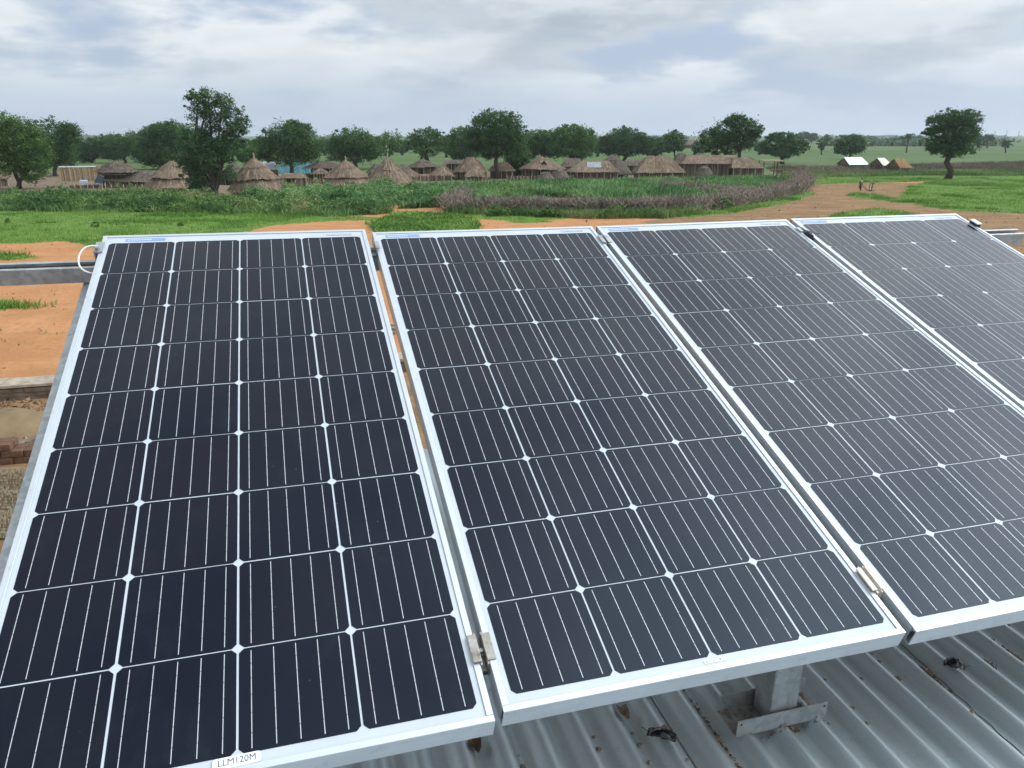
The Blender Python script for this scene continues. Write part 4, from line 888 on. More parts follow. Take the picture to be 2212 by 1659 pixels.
tree('dense_tree', 'dense dark tree left of the big central tree', (998, 358), [(995, 300, 26, 26), (1015, 318, 26, 26), (985, 325, 20, 18)], 'leaf_dark', 1.0, 0.2, 7)
tree('big_central_tree', 'large spreading tree with a bare trunk at the middle of the village', (1073, 386), [(1070, 262, 40, 22), (1045, 280, 34, 26), (1100, 280, 32, 28), (1030, 305, 26, 22), (1075, 305, 42, 30), (1112, 312, 26, 26), (1060, 325, 34, 18)], 'leaf_dark', 1.1, 0.2, 10)
tree('low_tree', 'low leafy tree tucked against the big central tree', (1118, 380), [(1115, 335, 26, 26), (1128, 355, 18, 18), (1105, 358, 18, 14)], 'leaf_dark', 1.1, 0.2, 5)
tree('broad_tree', 'wide bushy tree behind the open-gabled hut', (1178, 358), [(1170, 303, 32, 22), (1150, 320, 24, 22), (1195, 320, 32, 22)], 'leaf_mid', 1.0, 0.2, 7)
tree('broad_tree', 'bushy crowned tree behind the hut with the grey roof patch', (1240, 360), [(1225, 292, 34, 20), (1258, 303, 28, 26), (1215, 318, 32, 20), (1250, 325, 30, 18)], 'leaf_mid', 1.0, 0.2, 7, trunks=[(1240, 360), (1225, 360)])
tree('dome_tree', 'smooth domed tree on the skyline behind the village', (1350, 350), [(1350, 302, 42, 22), (1318, 315, 28, 18), (1385, 312, 28, 20), (1350, 322, 48, 14)], 'leaf_dark', 1.1, 0.2, 8)
tree('low_tree', 'small dark tree between the domed tree and the lollipop tree', (1420, 342), [(1420, 315, 20, 16), (1408, 322, 14, 12)], 'leaf_dark', 1.0, 0.2, 4)
tree('lollipop_tree', 'small round tree on a thin trunk behind the long thatched hut', (1457, 348), [(1457, 303, 20, 18), (1447, 318, 12, 10), (1468, 316, 12, 10)], 'leaf_dark', 0.9, 0.2, 4)
tree('leaning_tree', 'wide wind-blown tree in front of the long thatched hut', (1588, 381), [(1578, 283, 44, 24), (1540, 300, 32, 22), (1615, 278, 30, 18), (1590, 262, 26, 14), (1605, 305, 32, 20), (1560, 322, 36, 16), (1632, 290, 16, 12)], 'leaf_dark', 0.95, 0.2, 8, trunks=[(1588, 381), (1558, 378)])
tree('layered_tree', 'flat layered tree right of the long thatched hut', (1690, 354), [(1692, 298, 36, 11), (1668, 313, 30, 11), (1715, 315, 30, 13), (1690, 328, 44, 12)], 'leaf_dark', 1.0, 0.22, 9)
tree('dome_tree', 'round dark tree on the green field behind the white-roofed shed', (1836, 344), [(1838, 308, 28, 16), (1825, 320, 20, 14), (1855, 314, 18, 15)], 'leaf_dark', 1.0, 0.22, 5)
tree('lone_tree', 'lone tall tree with a bare trunk on the right-hand grass', (2047, 387), [(2065, 252, 40, 16), (2030, 265, 32, 17), (2095, 258, 30, 16), (2010, 285, 18, 8), (2055, 290, 44, 20), (2040, 310, 42, 18), (2078, 312, 36, 20), (2018, 320, 20, 10), (2050, 326, 44, 13), (2085, 285, 32, 18), (2055, 272, 40, 16)], 'leaf_dark', 1.0, 0.18, 13)
BACK = [(10, 346, [(10, 312, 40, 24)]), (165, 345, [(160, 322, 30, 17), (140, 330, 22, 12)]), (235, 342, [(235, 313, 32, 18)]), (300, 344, [(305, 308, 34, 22)]), (405, 345, [(400, 300, 36, 26), (425, 320, 30, 20)]), (500, 346, [(500, 320, 34, 18), (525, 325, 24, 14)]),
        (560, 346, [(560, 318, 26, 18)]), (700, 336, [(700, 315, 24, 14)]), (868, 335, [(866, 318, 18, 12)]), (965, 340, [(960, 312, 24, 16)]), (1140, 342, [(1140, 308, 26, 22)]), (1290, 338, [(1292, 316, 22, 14)]), (1400, 334, [(1398, 318, 18, 10)]), (1500, 334, [(1515, 318, 22, 12)]), (1640, 334, [(1645, 318, 18, 10)])]
for i, (x, y, lb_) in enumerate(BACK):
    tree('background_tree', 'dark tree in the belt behind the village, number %s counted from the left' % ['one', 'two', 'three', 'four', 'five', 'six', 'seven', 'eight', 'nine', 'ten', 'eleven', 'twelve', 'thirteen', 'fourteen', 'fifteen'][i], (x, y), lb_, ('leaf_dark', 'leaf_bluish')[i % 2], 0.8, 0.2, 6, group='tree belt behind the village')
FAR = [(1735, 312, [(1735, 293, 14, 8)], 'cap-shaped far tree right of the layered tree'), (1752, 312, [(1755, 296, 12, 8)], 'far grey tree beside the cap-shaped far tree'), (1775, 334, [(1776, 308, 11, 9), (1772, 318, 8, 5)], 'slim small tree standing in the near green field'),
       (1787, 318, [(1787, 298, 8, 7)], 'thin far tree behind the slim small tree'), (1958, 330, [(1960, 297, 16, 3.5), (1966, 292, 9, 3)], 'flat umbrella tree on a bent trunk left of the lone tall tree'), (1933, 312, [(1933, 305, 10, 7)], 'dark round far bush left of the umbrella tree'),
       (1984, 310, [(1984, 301, 7, 7)], 'small round far tree between the umbrella and lone trees'), (2112, 318, [(2112, 299, 10, 9)], 'far tree right next to the lone tall tree'), (2131, 322, [(2133, 298, 11, 9)], 'far tree with a thin trunk right of the lone tall tree'),
       (2171, 330, [(2172, 311, 8, 9)], 'small trunked far tree nearest the right photo edge'), (1880, 308, [(1880, 300, 18, 6)], 'low far clump of trees right of the white roof')]
for x, y, lb_, lab in FAR: tree('far_tree', lab, (x, y), lb_, 'leaf_bluish', 0.45, 0.2, 3, group='far trees on the fields')
# smaller green things among the huts
def bush(label, base, lobes, mat='leaf_mid', dens=0.9, leaf=0.16, name='bush', group='bushes near the huts'):
    B = at(*base); k_ = mpp(B); LB = []
    for cx, cy, rx, ry in lobes:
        p_ = on_y(cx, cy, B.y); LB.append(((p_.x - B.x, random.uniform(-.2, .2) * rx * k_, p_.z), (rx * k_, rx * k_ * 0.8, ry * k_)))
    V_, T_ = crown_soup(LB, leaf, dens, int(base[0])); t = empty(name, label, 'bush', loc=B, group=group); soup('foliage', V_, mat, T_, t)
    b = MB(); top = LB[0][0]; b.tube([(0, 0, -0.1), (top[0] * 0.5, 0, top[2] * 0.5), top], [0.07, 0.05, 0.02], 5); o = b.build('stem', 'wood_dark', t); return t
for i, (x, y, rx, ry) in enumerate(BUSH_LATER):
    bush('leafy bush in the crop edge, %s counting from the left photo edge' % BW[i], (x, y), [(x, y - ry * 1.1, rx * 0.6, ry * 1.4), (x - rx * 0.5, y - ry * 0.6, rx * 0.5, ry * 0.9), (x + rx * 0.5, y - ry * 0.7, rx * 0.5, ry * 1.0)], ('leaf_mid', 'leaf_light', 'weed')[i % 3], 0.55, 0.17, 'field_bush', 'bushes along the crop edge')
bush('bright green sapling in front of the tan reed fence', (222, 402), [(227, 380, 13, 11), (220, 388, 9, 7)], 'leaf_light', 0.8)
bush('small green sapling beside the pole-mounted panel', (268, 398), [(265, 386, 10, 9)], 'leaf_light', 0.7)
bush('green bush by the right flank of the pointed hut', (640, 420), [(633, 408, 20, 12), (660, 412, 18, 9)], 'leaf_light', 0.8)
bush('dark green bush at the field edge below the tallest tree', (545, 440), [(548, 424, 20, 14), (570, 428, 18, 10)], 'leaf_mid', 0.8)
bush('rounded green bush at the bend of the brush hedge', (1560, 452), [(1560, 438, 30, 12), (1530, 444, 22, 9)], 'leaf_mid', 0.7)
bush('round weed standing in the left grass', (206, 492), [(206, 485, 8, 7)], 'leaf_mid', 0.6, 0.08, 'weed_bush')
bush('small round weed in the left grass near the panel corner', (390, 490), [(390, 485, 6, 5)], 'leaf_mid', 0.6, 0.08, 'weed_bush')
bush('small dark weed in the grass at the left photo edge', (15, 482), [(15, 477, 5, 5)], 'leaf_mid', 0.6, 0.08, 'weed_bush')

#PART3

# ================================================================ the village
def strands(A, B, C_, D_, n, ln, wd, lift, hang=0.12, bow=0.0):
    """straws lying down the slope of the quad A-B (top) D-C (bottom)"""
    A, B, C_, D_ = (np.array(q, float) for q in (A, B, C_, D_))
    s_ = rng.uniform(0, 1, n); t = rng.uniform(0, 1, n) ** 0.8
    def pt(s, t): return (A * (1 - s)[:, None] + B * s[:, None]) * (1 - t)[:, None] + (D_ * (1 - s)[:, None] + C_ * s[:, None]) * t[:, None]
    nrm = np.cross(B - A + C_ - D_, A - D_ + B - C_); nrm = nrm / (np.linalg.norm(nrm) + 1e-9); nrm = nrm if nrm[2] > 0 else -nrm
    L_ = np.linalg.norm((D_ + C_ - A - B) / 2) + 1e-6; dt = ln * rng.uniform(0.5, 1.2, n) / L_
    t1 = np.minimum(t + dt, 1 + hang * rng.uniform(0, 1, n) / L_); s1 = s_ + rng.normal(size=n) * 0.02
    p0 = pt(s_, t) + nrm * (lift * 0.2); p1 = pt(s1, t1) + nrm * (lift * rng.uniform(0.5, 1.4, n))[:, None]
    side = pt(s_ + 0.01, t) - pt(s_ - 0.01, t); side /= np.linalg.norm(side, axis=1, keepdims=True) + 1e-9; w_ = (wd * rng.uniform(0.5, 1.3, n))[:, None] / 2
    return np.stack([p0 - side * w_, p0 + side * w_, p1 + side * w_ * 0.7, p1 - side * w_ * 0.7], 1)
def base_quads(A, B, C_, D_, nu, nv, jit):
    A, B, C_, D_ = (np.array(q, float) for q in (A, B, C_, D_)); out = []
    g = np.zeros((nv + 1, nu + 1, 3))
    for j in range(nv + 1):
        for i in range(nu + 1):
            s_, t = i / nu, j / nv; g[j, i] = (A * (1 - s_) + B * s_) * (1 - t) + (D_ * (1 - s_) + C_ * s_) * t
    g[1:, 1:-1] += rng.normal(size=g[1:, 1:-1].shape) * jit
    return np.stack([g[:-1, :-1], g[:-1, 1:], g[1:, 1:], g[1:, :-1]], -2).reshape(-1, 4, 3)
def thatch_part(name, planes, mat, parent, dens=26, ln=0.7, wd=0.075, lift=0.06, hang=0.22):
    Vs = []; Ts = []
    for pl_ in planes:
        A, B, C_, D_ = (np.array(q, float) for q in pl_)
        ar = np.linalg.norm(np.cross(B - D_, A - C_)) / 2; bq = base_quads(A, B, C_, D_, 4, 4, 0.02); Vs.append(bq); Ts.append(rng.uniform(0.05, 0.5, len(bq)))
        n = int(ar * dens) + 6; sv = strands(A, B, C_, D_, n, ln, wd, lift, hang); Vs.append(sv); cz = sv[:, 0, :]
        Ts.append(np.clip(rng.uniform(0, 1, n) * 0.7 + 0.5 * vnoise(cz[:, 0] + cz[:, 1], cz[:, 2], 0.8, 2) - 0.1, 0, 1))
    return soup(name, np.concatenate(Vs), mat, np.concatenate(Ts), parent)
def cone_planes(r0, z0, r1, z1, n=14, sq=1.0, ph=0.0):
    out = []; jr = [1 + random.uniform(-.05, .05) for _ in range(n)]; jz = [random.uniform(-.07, .05) for _ in range(n)]
    for i in range(n):
        a, b = 2 * math.pi * i / n + ph, 2 * math.pi * (i + 1) / n + ph
        out.append(((r0 * math.cos(a), sq * r0 * math.sin(a), z0), (r0 * math.cos(b), sq * r0 * math.sin(b), z0), (r1 * jr[(i + 1) % n] * math.cos(b), sq * r1 * jr[(i + 1) % n] * math.sin(b), z1 + jz[(i + 1) % n]), (r1 * jr[i] * math.cos(a), sq * r1 * jr[i] * math.sin(a), z1 + jz[i])))
    return out
def reed_wall(name, segs, mat, parent, w_=0.06):
    """segs: (x0,y0,x1,y1,z0,z1) upright reed faces"""
    Vs = []; Ts = []
    for x0, y0, x1, y1, z0, z1 in segs:
        l_ = math.hypot(x1 - x0, y1 - y0); n = max(2, int(l_ / w_)); nx_, ny_ = (y1 - y0) / l_, -(x1 - x0) / l_
        for i in range(n):
            s0, s1 = i / n, (i + 0.94) / n; o = rng.uniform(0, 0.035); zt = z1 + rng.uniform(-.10, .04); p0 = (x0 + (x1 - x0) * s0 + nx_ * o, y0 + (y1 - y0) * s0 + ny_ * o); p1 = (x0 + (x1 - x0) * s1 + nx_ * o, y0 + (y1 - y0) * s1 + ny_ * o)
            Vs.append([(p0[0], p0[1], z0), (p1[0], p1[1], z0), (p1[0], p1[1], zt), (p0[0], p0[1], zt)]); Ts.append(rng.uniform())
    return soup(name, np.array(Vs), mat, np.array(Ts), parent)
def ring(r, n, z0, z1, skip=(), sq=1.0):
    return [(r * math.cos(2 * math.pi * i / n), sq * r * math.sin(2 * math.pi * i / n), r * math.cos(2 * math.pi * (i + 1) / n), sq * r * math.sin(2 * math.pi * (i + 1) / n), z0, z1) for i in range(n) if i not in skip]
HG = 'thatched huts of the village'; GEO = [0, 0]
def round_hut(label, cx, by, hw, ay, ey, tiers=1, mat='thatch', finial=False, sag=0.0, name='round_hut', posts=9, wallmat='reed_dark', ridge=0.0, dens=26):
    B = at(cx, by); k_ = mpp(B); R_ = hw * k_; c_ = B + Vector((0, R_ * 0.9, 0)); Y = c_.y
    za, ze = on_y(cx, ay, Y).z, max(0.25, on_y(cx, ey, Y).z); R_ = hw * mpp(c_)
    t = empty(name, label, 'hut', loc=(on_y(cx, by, Y).x, Y, 0), group=HG)
    if tiers == 2:
        zm = ze + (za - ze) * 0.36; rm = R_ * 0.74
        thatch_part('upper_thatch', cone_planes(0.10, za, rm * 0.55, za - (za - zm) * 0.47, sq=1) + cone_planes(rm * 0.55, za - (za - zm) * 0.47, rm * 1.03, zm), mat, t, dens)
        thatch_part('lower_thatch', cone_planes(rm * 0.86, zm + 0.02, R_, ze), mat, t, dens)
    else:
        zm = za - (za - ze) * 0.48; thatch_part('thatch_roof', cone_planes(0.10 + ridge, za, R_ * 0.50 + ridge * 0.5, zm + sag) + cone_planes(R_ * 0.50 + ridge * 0.5, zm + sag, R_, ze), mat, t, dens)
    wr_ = R_ * 0.80
    if ze > 0.3:
        reed_wall('wall', ring(wr_, 14, -0.05, ze + 0.12, skip=(10,)), wallmat, t)
        if ze > 0.55: MB().box(-0.38, 0.38, -wr_ - 0.05, -wr_ + 0.3, 0.0, min(ze, 1.5) - 0.02).build('doorway', 'dark_inside', t)  # solid box, coloured dark to give the shade inside the doorway
        for i in range(posts):
            a = 2 * math.pi * (i + 0.3) / posts; x_, y_ = wr_ * 1.06 * math.cos(a), wr_ * 1.06 * math.sin(a)
            if y_ < 0.3 * wr_: MB().tube([(x_, y_, -0.1), (x_ + random.uniform(-.05, .05), y_, ze + 0.1)], 0.05, 5).build('post', 'wood_pale', t)
    if finial:
        MB().tube([(0, 0, za - 0.15), (0.03, 0, za + 0.2), (0.0, 0, za + 0.42)], [0.10, 0.07, 0.05], 6).build('roof_tip', 'wood_pale', t)
    return t
def hip_hut(label, x0, x1, by, ry0, rx0, rx1, ey, mat='thatch', depth=3.2, open_=False, name='long_hut', wallmat='reed_dark', over=0.3, dens=24, yaw=0.0, posts=5):
    """rectangular hut: eaves from x0 to x1, ridge from rx0 to rx1 at height ry0 (display px)"""
    B = at((x0 + x1) / 2, by); Y = B.y + depth / 2; zr_ = on_y(rx0, ry0, Y).z; ze = max(0.4, on_y(x0, ey, B.y).z)
    c_ = on_y((x0 + x1) / 2, by, Y); k_ = mpp(Vector((c_.x, Y, 1))); hx = (x1 - x0) / 2 * k_; a0 = (rx0 - (x0 + x1) / 2) * k_; a1 = (rx1 - (x0 + x1) / 2) * k_; hy = depth / 2
    t = empty(name, label, 'hut', group=HG, mat4=Matrix.Translation((c_.x, Y, 0)) @ Matrix.Rotation(yaw, 4, 'Z'))
    GEO[:] = [zr_, ze]
    r0, r1 = (a0, 0, zr_), (a1, 0, zr_); e = [(-hx, -hy, ze), (hx, -hy, ze), (hx, hy, ze), (-hx, hy, ze)]
    thatch_part('thatch_roof', [(r0, r1, e[1], e[0]), (r1, r0, e[3], e[2]), (r1, r1, e[2], e[1]), (r0, r0, e[0], e[3])], mat, t, dens)
    wx, wy = hx - over, hy - over
    if not open_: reed_wall('wall', [(-wx, -wy, wx, -wy, -.05, ze + .1), (-wx, wy, wx, wy, -.05, ze + .1), (-wx, -wy, -wx, wy, -.05, ze + .1), (wx, -wy, wx, wy, -.05, ze + .1)], wallmat, t)
    else: reed_wall('wall', [(-wx, wy, wx, wy, -.05, ze + .1)], wallmat, t)
    for i in range(posts):
        x_ = -wx + 2 * wx * i / (posts - 1); MB().tube([(x_, -wy - 0.08, -0.1), (x_ + random.uniform(-.06, .06), -wy - 0.08, ze + 0.05)], 0.055, 5).build('post', 'wood_pale', t)
    return t
# left of the tallest tree
round_hut('thatched roof cut by the left photo edge below the big tree', -14, 404, 34, 368, 386, name='round_hut')
round_hut('wide two-tiered thatched hut left of the tallest tree', 380, 416, 64, 347, 402, 2)
hip_hut('low sagging thatch shelter against the wide two-tiered hut', 272, 352, 404, 368, 306, 330, 393, 'thatch_grey', 3.6, name='low_hut')
round_hut('dark roof behind the foot of the tallest tree', 508, 400, 38, 350, 385, 1, 'thatch_grey')
round_hut('big pointed two-tiered thatched hut right of the tallest tree', 556, 428, 62, 341, 410, 2, finial=True)
# platform shelter
sh_ = empty('platform_shelter', 'raised pole platform under a dark thatched roof left of the low shelter', 'shelter', loc=at(258, 402), group=HG); B = at(258, 402); k_ = mpp(B)
zt = lambda y: on_y(258, y, B.y).z
thatch_part('thatch_roof', cone_planes(0.15, zt(347), 1.5, zt(359), 10, 0.8) + cone_planes(1.5, zt(359), 2.4, zt(371), 10, 0.8), 'thatch_grey', sh_)
for z_, x0, x1, n_ in ((zt(376), -1.7, 1.2, 'shelf'), (zt(388), -2.1, 1.9, 'platform')):
    MB().box(x0, x1, -1.0, 0.9, z_ - 0.05, z_ + 0.05).build(n_, 'wood_pale', sh_, bevel=0.02)
reed_wall('wall', [(-1.7, 0.6, 1.9, 0.6, 0.0, zt(372))], 'reed_dark', sh_)
for x_ in (-2.0, -1.3, -0.6, 0.1, 0.8, 1.2, 1.6):
    MB().tube([(x_ + random.uniform(-.25, .25), -0.95, -0.1), (x_, -0.95, zt(388))], 0.055, 5).build('post', 'wood_pale', sh_)
for x_ in (-1.6, 1.1, 1.9): MB().tube([(x_, -0.8, zt(388)), (x_, -0.8, zt(366))], 0.06, 5).build('post', 'wood_dark', sh_)
# pole-mounted small panel
pp_ = at(214 + 4, 408); pm = empty('small_solar_array', 'small tilted solar panel on a pole in front of the platform shelter', 'solar panel', loc=pp_)
zt2 = lambda y: on_y(214, y, pp_.y).z
MB().tube([(0.15, 0, -0.1), (0.15, 0, zt2(392))], 0.06, 6).build('pole', 'wood_pale', pm)
pn = MB().box(-0.42, 0.42, -0.42, 0.42, -0.015, 0.015).build('panel', 'small_panel', pm, bevel=0.005); pn.location = (0, 0, zt2(388)); pn.rotation_euler = (rad(52), rad(8), rad(-12))
# reed fences
def fence(label, x0, x1, by0, by1, ty, mat, posts=0, name='reed_fence', cap=None):
    a, b = at(x0, by0), at(x1, by1); d = b - a; h_ = on_y(x0, ty, a.y).z
    t = empty(name, label, 'fence', group='reed fences of the village', mat4=Matrix.Translation(a) @ Matrix.Rotation(math.atan2(d.y, d.x), 4, 'Z')); l_ = d.length
    n = max(1, round(l_ / 1.6))
    for i in range(n): reed_wall('reed_panel', [(l_ * i / n, 0, l_ * (i + 0.985) / n, rng.uniform(-.04, .04), -0.05, h_ * rng.uniform(0.93, 1.05))], mat, t)
    for i in range(posts): MB().tube([(l_ * i / max(1, posts - 1), -0.09, -0.1), (l_ * i / max(1, posts - 1) + random.uniform(-.1, .1), -0.09, h_ * random.uniform(0.9, 1.15))], 0.05, 5).build('post', 'wood_pale', t)
    if cap: MB().box(0, l_ * cap[1], -0.14, -0.06, h_ - 0.02, h_ + 0.09).build('top_rail', cap[0], t)
    return t
fence('golden reed fence with a pale top rail beside the left-edge trees', 132, 216, 392, 390, 361, 'reed', 9, cap=('white_metal', 0.95))
fence('tan mat-covered fence left of the platform shelter', 206, 272, 386, 384, 357, 'reed', 4)
fence('dark brush-and-stick fence in front of the left compound', 150, 345, 408, 406, 399, 'reed_dark', 16)
fence('pale stick fence at the foot of the tallest tree', 470, 548, 436, 434, 427, 'reed', 12)
fence('brown reed fence between the pointed hut and the pair of huts', 640, 702, 412, 410, 388, 'reed_dark', 4)
fence('low stick fence right of the steep conical hut', 890, 975, 392, 390, 380, 'reed_dark', 6)
fence('broken stick fence in front of the open-gabled hut', 1096, 1190, 392, 391, 380, 'reed_dark', 14)
place_block('water_drum', 'white plastic drum lying by the dark stick fence', 'drum', at(182, 402), (0.75, 0.5, 0.62), 'plastic_blue_white', 0.3, bev=0.12)
# pair of huts right of centre-left
round_hut('left one of the joined pair of thatched huts, with a peaked tip', 750, 410, 62, 346, 401, 2, finial=True)
round_hut('steep conical thatched hut, right one of the joined pair', 840, 408, 58, 339, 398, 1, finial=True)
# teal shed with white annexe
td = empty('teal_shed', 'long shed under a teal tarpaulin roof behind the domed tree', 'shed', loc=at(645, 384)); B = at(645, 384); k_ = mpp(B); zq = lambda y: on_y(645, y, B.y).z
hx = 46 * k_
b = MB(); n = 14; vs = []; fs = []
for i in range(n + 1):
    for j in range(5):
        x_ = -hx + 2 * hx * i / n; q = j / 4; vs.append((x_ + (1 - q) * 0.5, -1.6 + 3.2 * q, zq(374) + (zq(349) - zq(374)) * q * 0.92 + 0.05 * math.sin(i * 1.9 + j)))
for i in range(n):
    for j in range(4): fs.append((i * 5 + j, (i + 1) * 5 + j, (i + 1) * 5 + j + 1, i * 5 + j + 1))
b.add(vs, fs); o = b.build('tarpaulin_roof', 'teal_tarp', td); o.modifiers.new('t', 'SOLIDIFY').thickness = 0.03
reed_wall('wall', [(-hx + .3, 1.5, hx - .3, 1.5, -.05, zq(352)), (-hx + .3, -1.3, hx - .3, -1.3, -.05, zq(379))], 'reed_dark', td)
for i in range(6): MB().tube([(-hx + 0.3 + i * (2 * hx - 0.6) / 5, -1.5, -0.1), (-hx + 0.3 + i * (2 * hx - 0.6) / 5, -1.5, zq(373))], 0.06, 5).build('post', 'wood_dark', td)
wn = empty('white_roofed_annexe', 'white sheet roof on dark boards beside the teal shed', 'shed', loc=at(580, 388)); B = at(580, 388)
zq = lambda y: on_y(580, y, B.y).z
b = MB().add([(-1.9, -0.9, zq(365)), (1.15, -0.9, zq(365)), (1.15, 1.6, zq(350)), (-1.9, 1.6, zq(350))], [(0, 1, 2, 3)]); o = b.build('sheet_roof', 'white_metal', wn); o.modifiers.new('t', 'SOLIDIFY').thickness = 0.03
for i in range(11): MB().box(-1.8 + i * 0.30, -1.8 + i * 0.30 + 0.26, -0.75 + 0.02 * (i % 2), -0.70 + 0.02 * (i % 2), -0.05, zq(366)).build('board', 'wood_dark', wn)
# huts behind and to the right
hip_hut('dark thatched shed with a small gable left of the pair of huts', 662, 742, 389, 348, 690, 722, 364, 'thatch_grey', 3.4, True, name='thatched_shed')
hip_hut('small gable porch in front of the dark thatched shed', 676, 712, 392, 362, 694, 694.5, 376, 'thatch', 1.6, name='porch')
round_hut('small pointed roof peeping between the joined pair of huts', 812, 384, 20, 353, 372, 1, 'thatch_grey')
round_hut('open-walled hut with a neat pyramid roof below the many-stemmed tree', 914, 376, 33, 343, 360, 1, 'thatch_grey', posts=12)
round_hut('low conical hut in front of the long dark shed', 958, 390, 34, 357, 379, 1, 'thatch')
round_hut('tiny roof left of the low conical hut', 886, 386, 26, 365, 380, 1, 'thatch')
hip_hut('long dark shed behind the low conical hut', 958, 1018, 376, 345, 962, 1014, 354, 'thatch_grey', 3.0, True, name='long_shed', posts=8)
round_hut('broad-peaked thatched hut left of the central tree trunk', 1018, 390, 40, 339, 370, 1, 'thatch', ridge=0.25)
hip_hut('lean-to thatch wing in front of the broad-peaked hut', 1004, 1048, 393, 364, 1014, 1040, 381, 'thatch', 1.6, name='lean_to')
hip_hut('thatched hut directly behind the central tree trunk', 1054, 1112, 386, 350, 1072, 1096, 370, 'thatch', 3.4)
gh = round_hut('pyramid-roofed hut with an open triangular gable at the village middle', 1170, 388, 50, 338, 364, 1, 'thatch', finial=False, posts=14)
MB().add([(-0.35, -1.95, 1.55), (0.75, -1.95, 1.55), (0.2, -1.75, 2.25), (-0.30, -1.2, 1.6), (0.70, -1.2, 1.6), (0.2, -1.1, 2.2)], [(0, 1, 2), (0, 3, 4, 1), (1, 4, 5, 2), (2, 5, 3, 0)]).build('gable_opening', 'dark_inside', gh)  # solid wedge, its dark colour gives the shade within the gable
round_hut('little round thatched granary right of the open-gabled hut', 1208, 393, 24, 363, 384, 1, 'thatch_grey', sag=0.25, name='granary')
round_hut('little thatched granary in front of the open-gabled hut', 1178, 394, 20, 371, 386, 1, 'thatch_grey', sag=0.2, name='granary')
sh3 = hip_hut('thatched hut with a grey metal patch on its roof', 1224, 1334, 391, 347, 1256, 1312, 372, 'thatch', 4.2, posts=8)
ob = MB().box(-0.85, 0.85, -0.62, 0.55, 0, 0.03).build('roof_patch', 'grey_sheet', sh3, bevel=0.004); ob.location = (0.1, -2.1 * 0.42, GEO[0] - (GEO[0] - GEO[1]) * 0.42 + 0.07); ob.rotation_euler = (math.atan2(GEO[0] - GEO[1], 2.1), 0, 0)
round_hut('dark domed thatch roof behind the grey-patched hut', 1322, 386, 42, 336, 374, 1, 'thatch_grey', sag=0.45)
hip_hut('dark low shed right of the domed roof', 1340, 1392, 378, 345, 1350, 1384, 358, 'thatch_grey', 3.0, True, name='thatched_shed')
sh4 = hip_hut('squat thatched hut with layered roof left of the long hut', 1368, 1474, 389, 337, 1396, 1442, 373, 'thatch', 4.4)
hip_hut('dark roof gable behind the squat layered hut', 1448, 1490, 382, 331, 1462, 1476, 356, 'thatch_grey', 3.0)
hip_hut('long thatched hut with a bare reed front behind the wind-blown tree', 1464, 1592, 386, 335, 1482, 1584, 354, 'thatch', 4.2, wallmat='reed_dark', posts=6)
hip_hut('thatched hut right of the wind-blown tree trunk', 1570, 1642, 387, 340, 1580, 1618, 363, 'thatch', 3.8, posts=5)
round_hut('small rounded thatch granary in front of the long hut', 1520, 391, 21, 358, 380, 1, 'thatch_grey', sag=0.3, name='granary')
round_hut('dark roof crowded behind the trunks of the tallest tree', 448, 398, 30, 354, 384, 1, 'thatch_grey')
round_hut('small dark cone behind the right flank of the steep conical hut', 872, 382, 24, 354, 372, 1, 'thatch_grey')
hip_hut('dark ridge roof between the central trunk hut and the open-gabled hut', 1104, 1150, 380, 346, 1114, 1140, 362, 'thatch_grey', 3.0)
hip_hut('dark ridge roof behind the round granaries', 1212, 1262, 380, 342, 1222, 1252, 360, 'thatch_grey', 3.0)
hip_hut('grey lean-to between the teal shed and the brown reed fence', 606, 662, 396, 374, 616, 652, 385, 'thatch', 2.0, True, name='lean_to')
# pole shelter right of the huts
ps = empty('pole_shelter', 'flat-topped pole shelter right of the last thatched hut', 'shelter', loc=at(1668, 380)); B = at(1668, 380); zq = lambda y: on_y(1668, y, B.y).z
MB().box(-1.6, 1.3, -0.6, 1.6, zq(349), zq(347) + 0.06).build('roof', 'wood_pale', ps, bevel=0.02)
for x_, y_ in ((-1.4, -0.5), (0.0, -0.5), (0.5, -0.4), (1.1, -0.5), (-1.4, 1.5), (1.1, 1.5)): MB().tube([(x_, y_, -0.1), (x_ + random.uniform(-.1, .1), y_, zq(349))], 0.07, 5).build('post', 'wood_dark', ps)
MB().box(-1.5, 1.2, -0.55, -0.47, zq(366), zq(365)).build('rail', 'wood_pale', ps)
